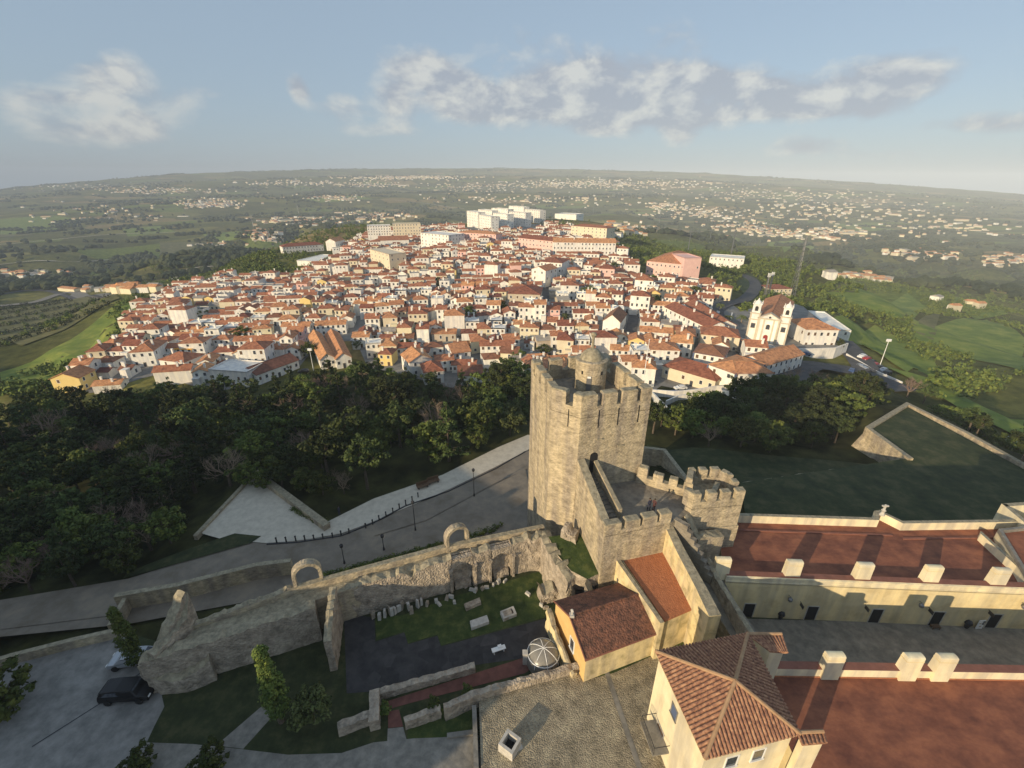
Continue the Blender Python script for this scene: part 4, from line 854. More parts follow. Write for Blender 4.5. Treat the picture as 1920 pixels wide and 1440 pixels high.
for i, p in enumerate(ring):
    mb = MB(); mb.tube([p+Vector((0,0,.06)), AP+Vector((0,0,.1))], .15, n=8); sub(mb, 'hip_ridge', 'mortar', rf, hb)
# small lean-to corners of the roof
for (q, nm) in (([(1402,1190),(1465,1190),(1476,1224),(1445,1222)], 'corner_roof'), ([(1496,1375),(1543,1373),(1549,1393),(1505,1397)], 'corner_roof')):
    pp = [P(*v, 9.75) for v in q]; mb = MB(); slab(mb, pp, .12); o = bw(mb, nm, 'tile', hb); mid = (pp[0]+pp[3])/2
    a, b_ = pp[0], pp[1]; mb = MB(); k = int((b_-a).length/.3)
    for i in range(k+1):
        f_ = i/max(1, k); mb.tube([a.lerp(b_, f_)+Vector((0,0,.03)), pp[3].lerp(pp[2], f_)+Vector((0,0,.03))], .1, n=6)
    sub(mb, 'tile_rows', 'tile', o, hb); mb = MB(); mb.tube([a+Vector((0,0,.12)), b_+Vector((0,0,.12))], .14, n=8); sub(mb, 'ridge', 'mortar', o, hb)
    c = sum(pp, Vector())/4; mb = MB(); mb.prism([(c.x+(p.x-c.x)*.8, c.y+(p.y-c.y)*.8, 9.6) for p in pp], -1); bw(mb, 'corner_wall', 'cream', hb)
dW = (body[3]-body[0]).to_2d().normalized(); nW = Vector((dW.y, -dW.x)); nW = nW if nW.x < 0 else -nW
A0 = (body[0].x-hb.location.x, body[0].y-hb.location.y, 0)
win(hb, A0, dW, nW, 3.3, 6.6, .75, 1.1, frame='paving', pane='blue_trim', name='window')
win(hb, A0, dW, nW, 2.2, 1.4, 1.1, 2.2, frame='marble', pane='door_wood', name='door', sill=False)
dS2 = (body[2]-body[3]).to_2d().normalized(); nS2 = Vector((dS2.y, -dS2.x)); A1 = (body[3].x-hb.location.x, body[3].y-hb.location.y, 0)
win(hb, A1, dS2, nS2, 4.6, 6.9, .9, 1.2); win(hb, A1, dS2, nS2, 2.4, 6.9, .9, 1.2)
mb = MB(); c = body[0].to_2d()+dW*2.6+nW*.75; mb.box((*c, 3.1), (2.6,1.4,.12), math.atan2(dW.y, dW.x)); o = bw(mb, 'balcony', 'paving', hb)
mb = MB()
for i in range(12):
    for s_ in (0,): q = c+dW*(-1.25+2.5*i/11)+nW*.65; mb.tube([(*q, 3.1), (*q, 4.1)], .02, n=4)
a, b_ = c-dW*1.25+nW*.65, c+dW*1.25+nW*.65; mb.tube([(*a, 4.1), (*b_, 4.1)], .03, n=4); mb.tube([(*a, 4.1), (*(a-nW*1.3), 4.1)], .03, n=4); mb.tube([(*b_, 4.1), (*(b_-nW*1.3), 4.1)], .03, n=4); sub(mb, 'railing', 'iron', o, hb)
p = P(1150,1270,0)
# ============================================================ unseen stone blocks added outside the view to shade the near left
for (c, sz, rz, lb) in (((-84,14,4.15),(14,98,28.3),math.pi/4, 'tall unseen stone block added for shade, behind the viewpoint to the left'),
        ((-150,80,-6),(10,70,20),math.pi/4, 'long unseen stone block added for shade, left of the viewpoint'),):
    mb = MB(); mb.box(c, sz, rz); e = T('shade_block', lb, 'building', (c[0], c[1], -9)); bw(mb, 'wall', 'stone', e)
    mb = MB(); mb.box((c[0], c[1], c[2]+sz[2]/2+.3), (sz[0]+.8, sz[1]+.8, .6), rz); bw(mb, 'coping', 'stone_top', e)
# ============================================================ CARS, BOLLARDS, LAMPS
def make_car(name, paint, L_=4.4, W2=1.8, h_=1.5, suv=False):
    r = empty(name)
    prof = [(-L_/2,.35),(-L_/2+.02,.8),(-L_/2+.25,.95 if not suv else 1.05),(-L_*.30,h_*.66),(-L_*.14 if not suv else -L_*.2,h_*.97),(L_*.12,h_),(L_*.33 if not suv else L_*.42,h_*.93),(L_/2-.12,h_*.66),(L_/2,.75),(L_/2,.35)]
    mb = MB(); n = len(prof); vs = []
    for s_, k in ((-1, 1), (1, 1)):
        for x, z in prof: inw = 1 if z < h_*.7 else .80; vs.append((x, s_*W2/2*inw, z))
    mb.mesh(vs, [tuple(range(n-1, -1, -1)), tuple(range(n, 2*n))]+[(i, (i+1) % n, (i+1) % n+n, i+n) for i in range(n)][::1])
    o = mb.build('body', paint, r); bv = o.modifiers.new('b', 'BEVEL'); bv.width = .09; bv.segments = 3; bv.limit_method = 'ANGLE'
    mb = MB(); y_ = W2/2*.80+.03
    for s_ in (-1, 1): mb.face([(-L_*.26, s_*(W2/2*.95), h_*.69), (-L_*.13, s_*y_, h_*.93), (L_*.3, s_*y_, h_*.9), (L_*.40, s_*(W2/2*.95), h_*.69)])
    mb.face([(prof[3][0]+.08, -W2*.4, h_*.69),(prof[3][0]+.08, W2*.4, h_*.69),(prof[4][0]-.03, W2*.34, h_*.96),(prof[4][0]-.03, -W2*.34, h_*.96)])
    mb.face([(prof[6][0]+.1, -W2*.36, h_*.9),(prof[6][0]+.1, W2*.36, h_*.9),(prof[7][0]+.04, W2*.4, h_*.69),(prof[7][0]+.04, -W2*.4, h_*.69)]); mb.build('windows', 'pane', r)
    for x in (-L_*.31, L_*.31):
        for y in (-W2/2+.05, W2/2-.05):
            mb = MB(); mb.tube([(x, y-.11, .33), (x, y+.11, .33)], .33, n=16); mb.build('wheel', 'rubber', r)
    for y in (-.6, .6):
        mb = MB(); mb.box((-L_/2+.02, y, .72), (.08,.32,.16)); mb.build('headlight', 'white_paint', r)
    return r
def put(o, px, py, rz, z=None):
    p = G(px, py) if z is None else P(px, py, z); o.location = (p.x, p.y, p.z+(.35 if z is None else 0)); o.rotation_euler.z = rz; return o
suv = put(make_car('parked_car', 'car_black', 4.6, 1.85, 1.7, True), 246, 1303, math.radians(4)+math.pi, .02); tag(suv, 'black estate car parked on the shaded gravel car park', 'car')
c2 = put(make_car('parked_car', 'car_silver', 3.9, 1.65, 1.45), 251, 1241, math.radians(10), .02); tag(c2, 'silver-blue small car parked under the dark cypress', 'car')
protos = {k: make_car('parked_car', k, 4.1, 1.7, 1.45) for k in ('car_white', 'car_silver', 'car_red', 'car_blue', 'car_black')}
for k, v in protos.items(): v.location = (0, 0, -500)
CARS = [(1615,672,.5),(1623,677,.5),(1631,683,.5),(1638,688,.5),(1646,693,.5),(1654,698,.5),(1662,704,.5),(1614,692,1.9),(1595,700,.8),(1440,654,-.4),(1508,668,-.2),(1275,732,.2),(1384,735,.9),(1340,602,1.),(1352,617,1.),(1345,590,1.),(1208,470,.3),(1225,473,.3),(1240,476,.3),(1290,790,.4),(1275,781,.4),(570,700,.3),(478,712,.2),(428,722,.2),(664,640,1.5),(1262,742,.1)]
first = {}
for i, (x_, y_, a_) in enumerate(CARS):
    k = list(protos)[(i*7+i//3) % 5]; k = k if k != 'car_red' or i % 2 else 'car_white'
    if k not in first: o = protos[k]; first[k] = 1
    else: o = copy_tree(protos[k])
    put(o, x_, y_, a_)
    where = 'in the row beside the road right of the parish house' if i < 9 else 'parked in a street of the town'
    col = {'car_white': 'white', 'car_silver': 'silver', 'car_red': 'red', 'car_blue': 'dark blue', 'car_black': 'black'}[k]
    tag(o, f'small {col} car {where}', 'car', f'{col} cars {"beside the road" if i < 9 else "in the town streets"}')
for k, v in protos.items():
    if k not in first:
        for ch in v.children: bpy.data.objects.remove(ch)
        bpy.data.objects.remove(v)
bb = None
for (x_, y_) in [(519,1016),(537,1015),(555,1013),(572,1012),(589,1011),(606,1009),(624,1007),(640,1003),(655,999),(686,989),(699,982),(711,974),(724,967),(737,960),(749,952),(761,945),(773,938),(784,931)]:
    p = P(x_, y_+1, -4.5)
    if bb is None:
        mb = MB(); mb.lathe((0,0,0), [(.11,0),(.1,.75),(.14,.8),(.12,.95),(.02,1.0)], 10); bb = mb.build('bollard', 'iron'); o = bb
    else: o = bb.copy(); COL.objects.link(o)
    o.location = p; tag(o, 'dark iron bollard in the row along the pale plaza edge', 'bollard', 'bollards between plaza and castle road')
for x_, y_, h_, lb in ((889,930,5.2,'dark street lamp on the castle road, closer to the keep'),(779,994,5.2,'dark street lamp on the castle road, midway above the two arches'),(646,1056,3.0,'short dark lamp by the hedge behind the curtain wall'),(720,1031,2.4,'short dark post lamp just outside the curtain wall')):
    p = P(x_, y_, -4.5); e = T('street_lamp', lb, 'street lamp', tuple(p)); mb = MB(); mb.tube([p, p+Vector((0,0,h_))], .07, .05, n=8); mb.lathe(p, [(.16,0),(.12,.5),(.07,.6)], 8); bw(mb, 'post', 'iron', e); mb = MB(); mb.lathe(p+Vector((0,0,h_-.1)), [(.05,0),(.22,.12),(.28,.5),(.12,.65),(.02,.8)], 6); bw(mb, 'lantern', 'iron', e)
for x_, y_, lb in ((793,914,'dark kiosk bench on the plaza edge, left of its twin'),(813,905,'dark kiosk bench on the plaza edge, right of its twin')):
    p = P(x_, y_, -4.5); e = T('bench', lb, 'bench', tuple(p)); mb = MB(); mb.box(p+Vector((0,0,.45)), (2.2,.8,.12), .5); bw(mb, 'seat', 'door_wood', e)
    mb = MB(); mb.box(p+Vector((-.2,.4,.8)), (2.2,.1,.6), .5); bw(mb, 'backrest', 'door_wood', e)
    for s_ in (-.8,.8): mb = MB(); mb.box(p+Vector((s_*.88, s_*.48, .2)), (.12,.7,.4), .5); bw(mb, 'leg', 'iron', e)
mb = MB(); pp = [P(478,884,-3.6).to_2d(), P(612,982,-3.4).to_2d()]; wall(mb, off(pp, .55), off(pp, -.55), -3.5, -12, 0, 1); tag(mb.build('bastion_wall', ['stone', 'stone_top']), 'straight stone parapet wedge between the two pale plazas', 'wall')
mb = MB(); pp = [P(478,884,-4).to_2d(), P(430,935,-4).to_2d(), P(365,1003,-4).to_2d()]; wall(mb, off(pp, .3), off(pp, -.3), -4.1, -12, 0, 1); tag(mb.build('bastion_wall', ['stone', 'stone_top']), 'low dark kerb wall on the forest side of the triangular plaza', 'wall')
# bastion walls on the right meadow
bs = T('bastion', 'grass-topped angular bastion with stone parapet on the right meadow', 'bastion', tuple(P(1700,800,-4.3)))
pts = [P(*q, -3.9).to_2d() for q in ((1708,860),(1628,802),(1702,757),(1810,810),(1930,876),(2100,975))]; mb = MB(); wall(mb, off(pts, .5), off(pts, -.5), -3.8, -18, 0, 1); bw(mb, 'parapet', ['stone', 'stone_top'], bs)
mb = MB(); q = [P(*v, -4.2) for v in ((1708,860),(1628,802),(1585,850),(1680,867))]; 
a, b_ = P(1628,802,-4.1), P(1708,860,-4.1); c1, d1 = P(1583,849,-11), P(1700,868,-6)
mb.face([a, b_, (d1.x, d1.y, -6.5), c1]); bw(mb, 'battered_face', 'stone', bs)
mb = MB(); pts = [P(*q, -6.0).to_2d() for q in ((1708,862),(1640,872),(1560,882),(1480,893),(1395,905))]; roughwall(mb, pts, .8, [-5.6,-6.0,-6.2,-6.2,-6.2], -12, 0, 1, step=1.2, jit=.1, rows=2, seed=71); tag(mb.build('low_wall', ['stone', 'stone_top']), 'long low shaded wall crossing the dark meadow to the bastion', 'wall')
mb = MB(); pts = [P(*q, -5.0).to_2d() for q in ((1205,838),(1246,843),(1290,900))]; wall(mb, off(pts, .4), off(pts, -.4), -5, -12, 0, 1); tag(mb.build('low_wall', ['stone', 'stone_top']), 'pale angled wall just behind the keep on the meadow', 'wall')
mb = MB(); pp = [P(*q, -4.4).to_2d() for q in ((500,1020),(560,1016),(640,1004),(700,980),(760,948),(840,921),(930,878),(985,846))]; wall(mb, off(pp, .09), off(pp, -.09), -4.38, -4.8); tag(mb.build('kerb', 'iron'), 'dark kerb line between the pale plaza and the castle road', 'kerb')
# ============================================================ PEOPLE
def person(name, x, y, z, rz, shirt, label, h_=1.7, lean=0.0):
    J = {'p':(0,0,.95),'w':(0,0,1.12),'c':(0,.0,1.36),'n':(0,0,1.50),'h':(0,-.01,1.60),'ht':(0,0,1.74),
         'la':(.20,0,1.42),'le':(.27,.02,1.14),'lh':(.24,-.12,.92),'ra':(-.20,0,1.42),'re':(-.28,.02,1.14),'rh':(-.22,-.16,.95),
         'lp':(.10,0,.90),'lk':(.12,-.04,.50),'lf':(.12,.02,.08),'lt':(.13,-.18,.04),'rp':(-.10,0,.90),'rk':(-.12,.05,.50),'rf':(-.13,.12,.08),'rt':(-.13,-.08,.04)}
    E_ = [('p','w'),('w','c'),('c','n'),('n','h'),('h','ht'),('c','la'),('la','le'),('le','lh'),('c','ra'),('ra','re'),('re','rh'),('p','lp'),('lp','lk'),('lk','lf'),('lf','lt'),('p','rp'),('rp','rk'),('rk','rf'),('rf','rt')]
    Rr = {'p':.14,'w':.125,'c':.15,'n':.055,'h':.095,'ht':.08,'la':.065,'le':.047,'lh':.035,'ra':.065,'re':.047,'rh':.035,'lp':.095,'lk':.065,'lf':.05,'lt':.035,'rp':.095,'rk':.065,'rf':.05,'rt':.035}
    ks = list(J); me = bpy.data.meshes.new(name); me.from_pydata([J[k] for k in ks], [(ks.index(a), ks.index(b_)) for a, b_ in E_], [])
    for mm in (shirt, 'skin'): me.materials.append(M[mm])
    o = link(bpy.data.objects.new(name, me)); sk = o.modifiers.new('s', 'SKIN'); 
    for i, k in enumerate(ks): me.skin_vertices[0].data[i].radius = (Rr[k], Rr[k]); me.skin_vertices[0].data[i].use_root = (k == 'p')
    o.modifiers.new('u', 'SUBSURF').levels = 1; o.location = (x, y, z); o.rotation_euler.z = rz
    mb = MB(); mb.lathe((0,.01,1.62), [(.1,-.02),(.115,.06),(.09,.14),(.02,.17)], 10); mb.build('hair', 'hair', o, True)
    mb = MB(); mb.lathe((0,-.01,1.56), [(.05,-.06),(.088,0),(.085,.07),(.05,.1)], 10); mb.build('face', 'skin', o, True)
    tag(o, label, 'person')
p = P(1216,957,11); person('person', p.x, p.y, 11.0, .5, 'clothing_dark', 'person in dark clothes standing behind the terrace merlons'); p = P(1225,958,11); person('person', p.x, p.y, 11.0, 2.2, 'clothing_red', 'person in a reddish top standing behind the terrace merlons')
p = P(637,965,-4.5); person('person', p.x, p.y, -4.45, 1.5, 'clothing_dark', 'person in dark clothes walking on the pale plaza by the wedge')
# ============================================================ HOUSES
def house_mesh(w_, d_, h_, roof, rh, rows, cols, wall_m, roof_m, below=3.0, detail=True, root=None, over=.35, door=True, chim=1, sidewin=True, seed=0, trim=None):
    """x along the front (-y side), origin at ground centre"""
    rd = random.Random(seed); x0, x1, y0, y1 = -w_/2, w_/2, -d_/2, d_/2
    mb = MB(); c = [(x0,y0),(x1,y0),(x1,y1),(x0,y1)]
    gx = roof == 'gable'; gy = roof == 'gabley'
    for i in range(4):
        a, b_ = c[i], c[(i+1) % 4]; pts = [(*a, -below), (*b_, -below), (*b_, h_), (*a, h_)]
        if gx and i in (1, 3): pts = [(*a, -below), (*b_, -below), (*b_, h_), (a[0], 0, h_+rh-.05), (*a, h_)]
        if gy and i in (0, 2): pts = [(*a, -below), (*b_, -below), (*b_, h_), (0, a[1], h_+rh-.05), (*a, h_)]
        if roof == 'lean':
            z_ = {y0: h_, y1: h_+rh}; pts = [(*a, -below), (*b_, -below), (*b_, z_[b_[1]]-.05), (*a, z_[a[1]]-.05)]
        mb.face(pts)
    if roof == 'flat':
        mb.face([(*p, h_-.35) for p in c]); ii = [(p[0]*(1-.5/w_), p[1]*(1-.5/d_)) for p in c]; ii = ii+[ii[0]]; cc = c+[c[0]]
        wall(mb, [(p[0]*.94, p[1]*.94) for p in cc], cc, h_, h_-.5)
    wins = []
    fh = h_/rows
    faces = [((x0,y0),(1,0),(0,-1),w_,cols)]
    if sidewin: faces += [((x1,y0),(0,1),(1,0),d_,max(1, int(d_/4))), ((x0,y1),(0,-1),(-1,0),d_,max(1, int(d_/4)))]
    for fi, (A, d, n, L_, k) in enumerate(faces):
        for r in range(rows):
            for q in range(k):
                x = L_*(q+.5)/k; z = fh*r+fh*.55
                if fi == 0 and r == 0 and door and q == k//2: wins.append((A, d, n, x, 1.05, 1.0, 2.1, 'door')); continue
                if rd.random() < (.1 if fi == 0 else .35): continue
                wins.append((A, d, n, x, z, .95, min(1.3, fh*.45), 'window'))
    if not detail:
        for (A, d, n, x, z, ww, hh, nm) in wins:
            A = Vector((*A, 0)); d = Vector((*d, 0)); n = Vector((*n, 0)); cc = A+d*x+n*.03+Vector((0,0,z)); mb.face([cc-d*ww/2-Vector((0,0,hh/2)), cc+d*ww/2-Vector((0,0,hh/2)), cc+d*ww/2+Vector((0,0,hh/2)), cc-d*ww/2+Vector((0,0,hh/2))], 1)
    if trim:
        for (a, b_) in ((0,1),(1,2),(3,0)):
            p, q = c[a], c[b_]; dd = (Vector(q)-Vector(p)).normalized(); nn = Vector((dd.y, -dd.x))*.04
            for z_, hh in ((.45, .9), (h_-.15, .3)): cc = (Vector(p)+Vector(q))/2+nn; L_ = (Vector(q)-Vector(p)).length; mb.box((*cc, z_), (L_+.1, .06, hh), math.atan2(dd.y, dd.x), 2)
            mb.box((p[0]+nn.x, p[1]+nn.y, h_/2), (.5, .5, h_), 0, 2)
    wo = mb.build('wall', [wall_m, 'pane', trim or wall_m], root)
    if detail:
        for (A, d, n, x, z, ww, hh, nm) in wins:
            win(root, (*A, 0), d, n, x, z, ww, hh, frame='white_paint' if nm == 'window' else 'beige', pane='pane' if rd.random() < .7 else 'door_wood', name=nm, sill=nm == 'window')
    ro = None; o = over; hz = h_; mb = MB()
    X0, X1, Y0, Y1 = x0-o, x1+o, y0-o, y1+o
    if gx:
        k = o*rh/(d_/2); zz = hz-k
        slab(mb, [(X0,Y0,zz),(X1,Y0,zz),(X1,0,hz+rh),(X0,0,hz+rh)], .16); slab(mb, [(X1,Y1,zz),(X0,Y1,zz),(X0,0,hz+rh),(X1,0,hz+rh)], .16)
        mb.tube([(X0,0,hz+rh),(X1,0,hz+rh)], .14, n=5)
    elif gy:
        k = o*rh/(w_/2); zz = hz-k
        slab(mb, [(X1,Y0,zz),(X1,Y1,zz),(0,Y1,hz+rh),(0,Y0,hz+rh)], .16); slab(mb, [(X0,Y1,zz),(X0,Y0,zz),(0,Y0,hz+rh),(0,Y1,hz+rh)], .16)
        mb.tube([(0,Y0,hz+rh),(0,Y1,hz+rh)], .14, n=5)
    elif roof == 'hip':
        s_ = min(w_, d_)/2; k = o*rh/s_; zz = hz-k; m_ = (w_/2-s_) if w_ > d_ else 0; n_ = (d_/2-s_) if d_ > w_ else 0
        A, B, C_, D = (X0,Y0,zz),(X1,Y0,zz),(X1,Y1,zz),(X0,Y1,zz); R1, R2 = (-m_,-n_,hz+rh),(m_,n_,hz+rh)
        if w_ >= d_: fs = [[A,B,R2,R1],[B,C_,R2],[C_,D,R1,R2],[D,A,R1]]
        else: fs = [[A,B,R1],[B,C_,R2,R1],[C_,D,R2],[D,A,R1,R2]]
        for f in fs: mb.face(f)
        mb.face([D,C_,B,A])
        for (p, q) in ((A,R1),(B,R2 if w_ >= d_ else R1),(C_,R2),(D,R1 if w_ >= d_ else R2),(R1,R2)):
            if (Vector(p)-Vector(q)).length > .1: mb.tube([p, q], .12, n=5)
    elif roof == 'lean': slab(mb, [(X0,Y0,hz),(X1,Y0,hz),(X1,Y1,hz+rh),(X0,Y1,hz+rh)], .16)
    if roof != 'flat': ro = mb.build('roof', roof_m, root)
    for k in range(chim):
        cx, cy = rd.uniform(x0*.7, x1*.7), rd.uniform(y0*.5, y1*.5); b_ = MB(); b_.box((cx, cy, hz+rh*.6+.3), (.7, .55, 1.8+rh*.4)); b_.box((cx, cy, hz+rh*.8+1.35), (.9, .7, .15)); b_.build('chimney', 'white', ro or wo)
    return wo
KINDS = [ # w d h roof rh rows cols wall roof look
 (9.5,8.5,5.6,'gable',1.9,2,3,'white','town_roof','white house with ridged roof'),
 (10.5,9.5,6.0,'hip',1.9,2,3,'white','town_roof','white hip-roofed house'),
 (7.5,10.5,5.4,'gabley',1.8,2,2,'white','town_roof','white gable-fronted house'),
 (12.5,7.5,3.9,'gable',1.8,1,4,'white','town_roof','long low white house'),
 (8.5,8.5,6.6,'flat',0,2,3,'white','grey_roof','white flat-roofed house'),
 (11.5,9,6.6,'hip',2.0,2,4,'house_cream','town_roof','cream house under a hipped roof'),
 (7.5,7,3.4,'lean',1.4,1,2,'white','town_roof_dark','small white lean-to-roofed house'),
 (9,8.5,5.8,'gable',2.0,2,3,'house_cream','town_roof_dark','cream house with brown ridged roof'),
 (8.5,9.5,6.0,'gabley',2.0,2,2,'yellow','town_roof','yellow gable-fronted house'),
 (10,8,6.2,'gable',1.9,2,3,'pink','town_roof','pink house with orange ridged roof'),
 (10,9,4.2,'hip',1.8,1,3,'white','town_roof_dark','low white brown-roofed house'),
 (7,8,7.6,'gable',1.6,3,2,'white','town_roof','tall narrow white house with orange roof'),
 (9,8,4.6,'gable',1.7,1,3,'beige','grey_roof','weathered beige house with grey roof'),
 (18,7.5,5.2,'gable',1.7,2,6,'white','town_roof','long two-storey white row'),
 (13,12,8.5,'hip',2.2,3,4,'white','town_roof','big three-storey white house'),
 (6,6.5,2.9,'gable',1.3,1,2,'white','town_roof_dark','tiny white cottage'),
 (15,6,3.2,'lean',1.2,1,4,'beige','town_roof','long beige outbuilding'),
 (9,13,6.2,'hip',2.0,2,2,'house_cream','town_roof','deep cream hip-roofed house'),
]
WT = [12,10,12,7,13,3.5,7,4,1.2,1.8,7,6,3,6,4,7,3,3]
near_p, far_p = [], []; SH = .75
def make_proto(i, detail):
    k = list(KINDS[i]); k[0] *= SH; k[1] *= SH; k[2] *= 1.04; k[4] *= SH*.92
    r = empty('town_house'); r.location = (0, 0, -400)
    house_mesh(*k[:7], wall_m=k[7], roof_m=k[8], root=r, detail=detail, seed=i*3+detail, chim=1+(i % 2))
    if i % 3 != 1:
        s_ = 1 if i % 2 else -1; aw, ah = k[0]*.42, random.Random(i).uniform(2.4, 3.4); mb = MB(); mb.box((s_*k[0]*.27, -k[1]/2-1.1, (ah-3)/2), (aw, 2.3, ah+3)); mb.box((s_*k[0]*.27, -k[1]/2-1.1, ah+.12), (aw+.25, 2.5, .2)); mb.build('annex', 'white' if k[7] == 'white' else k[7], r)
    return r
THINGS = []   # (object, look, px, py, group) : labels are given afterwards
def lm_label(items, LM, words=('nearest','second','third','fourth','fifth','sixth','seventh','eighth','ninth','tenth','eleventh','twelfth')):
    """give every item a label that singles it out: look + rank by distance from a named landmark"""
    bk = {}
    for it in items:
        o, look, x, y, grp, cat = it; best = min(LM, key=lambda L: math.hypot((L[1]-x)*.6, (L[2]-y)*1.2)); dx, dy = x-best[1], y-best[2]
        side = ('right of' if dx > 0 else 'left of') if abs(dx) > abs(dy)*1.3 else ('beyond' if dy < 0 else 'in front of')
        bk.setdefault((look, best[0], side), []).append((math.hypot(dx, dy), it))
    for (look, ln_, side), L in bk.items():
        L.sort(key=lambda q: q[0])
        for k, (_, it) in enumerate(L):
            o, look, x, y, grp, cat = it
            if len(L) == 1: s_ = f'{look} {side} {ln_}'
            else: s_ = f'{look}, {words[k] if k < len(words) else str(k+1)+"th"} {side} {ln_}'
            tag(o, s_, cat, grp)
BLD = []
def frame(A, B, z=None):
    a, b_ = (G(*A), G(*B)) if z is None else (P(*A, z), P(*B, z)); d = (b_-a).to_2d(); return a, b_, d.length, math.atan2(d.y, d.x)
RAD = ()
def bld(name, label, A, B, depth, h_, roof, rh, rows, cols, wm, rm, cat='building', detail=True, chim=0, width=None, zoff=0, below=6, group=None, door=True, side=True, over=.35, trim=None, radial=False, fz=None):
    a, b_, L_, rz = frame(A, B, fz); L_ = width or L_; z = min(a.z, b_.z)+zoff
    if radial: rz = math.atan2(-(a+b_).x, (a+b_).y)*1.25
    d = Vector((math.cos(rz), math.sin(rz))); n = Vector((-d.y, d.x)); c = (a.to_2d()+b_.to_2d())/2+n*depth/2
    r = empty(name, (c.x, c.y, z), rz); house_mesh(L_, depth, h_, roof, rh, rows, cols, wm, rm, below=below, detail=detail, root=r, chim=chim, seed=len(BLD), door=door, sidewin=side, over=over, trim=trim)
    tag(r, label, cat, group); BLD.append((c.x, c.y, math.hypot(L_, depth)/2, rz, L_, depth)); return r
# --- named buildings around the town
bld('farmstead','long white building with an arcade of dark openings at the forest edge',(398,722),(470,727),11,6.5,'flat',0,1,6,'white','grey_roof')
bld('long_barn','long barn with brown ridged roof and white wall at the forest edge',(485,723),(562,690),9,4.5,'gable',2,1,7,'white','town_roof_dark','barn')
bld('warehouse','left bay of the twin orange-roofed sheds running away from view',(603,692),(631,690),36,4.5,'gabley',2.2,1,3,'white','town_roof','shed',radial=True)
bld('warehouse','right bay of the twin orange-roofed sheds running away from view',(633,690),(661,690),36,4.5,'gabley',2.2,1,3,'white','town_roof','shed',radial=True)
bld('town_house','small bright yellow house behind the dark pines',(711,687),(736,686),7,5.5,'hip',1.2,2,2,'yellow','town_roof','house',chim=1)
bld('town_house','large white house with broad gable at the forest edge',(770,708),(812,700),10,6.5,'gabley',2.4,2,2,'white','town_roof','house',chim=1)
bld('town_house','white house with a shining pyramid roof nearest the pines',(797,722),(833,718),9,5.2,'hip',2.2,2,2,'white','town_roof','house')
bld('town_house','white house with steep orange roof and blank gable wall',(850,688),(883,682),11,6,'gable',2.2,2,2,'white','town_roof','house')
bld('town_house','dark-roofed white house in shade beside the forest',(860,722),(905,716),9,4,'gable',2,1,3,'white','town_roof_dark','house',chim=1)
bld('town_house','yellow-edged house at the lower left corner of the town',(158,735),(185,712),10,6,'gable',2,2,2,'yellow','town_roof','house',chim=1)
bld('town_house','large white house with two chimneys left of the orange awning',(252,690),(296,686),14,7,'hip',2.2,2,3,'white','town_roof','house',chim=2)
bld('town_house','white house with orange awning terrace beside it',(306,700),(352,702),10,6,'hip',2,2,2,'white','town_roof','house',chim=1)
a = G(352,668); mb = MB(); mb.box((0,0,4.2), (9,5,.25)); [mb.box((s_*4,t_*2.2,1.6), (.2,.2,5)) for s_ in (-1,1) for t_ in (-1,1)]; o = mb.build('awning','orange_tarp'); o.location = a; tag(o,'bright orange awning over a terrace on the left of town','awning')
bld('town_house','white L-shaped house with blue-grey trim at the sharp corner',(1345,716),(1372,735),12,7.2,'hip',1.8,2,3,'white','town_roof','house',trim='blue_trim')
bld('town_house','white house with dark trim and long roof below the church steps',(1374,735),(1425,718),10,7,'hip',1.8,2,4,'white','town_roof','house',trim='blue_trim')
bld('town_house','long orange-roofed house running down from the church steps',(1425,716),(1500,690),9,6,'gable',2.0,2,8,'white','town_roof','house')
bld('town_house','low long orange-roofed house above the curved white wall',(1240,708),(1338,734),12,4.6,'hip',2.2,1,6,'house_cream','town_roof','house',chim=1)
bld('town_house','long cream house with orange roof left of the church steps',(1310,655),(1382,660),11,6.5,'hip',2.2,2,5,'house_cream','town_roof','house',chim=1)
bld('town_house','white house with dark blue trim under the long cream house',(1296,690),(1352,700),11,6.2,'hip',1.8,2,4,'white','town_roof_dark','house',trim='blue_trim')
bld('chapel','white chapel-like house with a curved yellow-edged gable front',(1128,632),(1160,634),16,8,'gabley',3,1,1,'white','town_roof_dark','chapel')
bld('terrace_row','long white terrace of houses with orange roofs along the curving street',(1243,601),(1322,640),10,7,'gable',2,2,9,'white','town_roof','house',chim=2)
bld('terrace_row','orange-roofed white terrace nearest the palms',(1280,590),(1338,628),9,6,'gable',2,2,5,'white','town_roof','house',chim=2)
bld('stone_house','large old grey stone house with orange hipped roof in mid town',(952,578),(1012,580),18,8,'hip',2.6,2,5,'beige','town_roof','house')
bld('town_house','tall blank white house at the head of the dark straight street',(996,536),(1022,540),14,11,'gabley',2,3,2,'white','town_roof','house')
bld('apartment_block','tall cream apartment block with grey end wall, left mid town',(697,500),(733,514),14,15,'flat',0,5,5,'house_cream','grey_roof','apartment block')
bld('market_hall','white hall with bright red roof at the back of the town',(712,468),(768,466),20,9,'gable',3,1,6,'white','town_roof','hall')
bld('convent','long white convent with two red hipped roofs on the left ridge',(532,476),(608,470),14,7,'hip',2.5,2,14,'white','town_roof','convent')
bld('school_yard','broad white walled platform in front of the white convent',(558,498),(622,487),40,5,'flat',0,1,1,'white','street','platform')
bld('chapel','small pale chapel gable beside the white convent',(613,470),(631,470),22,10,'gabley',3,1,1,'white','town_roof','chapel')
bld('apartment_block','long pale pink apartment block, back left of the town',(738,442),(790,441),14,13,'flat',0,4,10,'house_cream','grey_roof','apartment block', fz=-12, below=12)
bld('apartment_block','long white apartment block left of the pink one at the back',(690,442),(734,441),14,11,'flat',0,4,9,'white','grey_roof','apartment block', fz=-12, below=12)
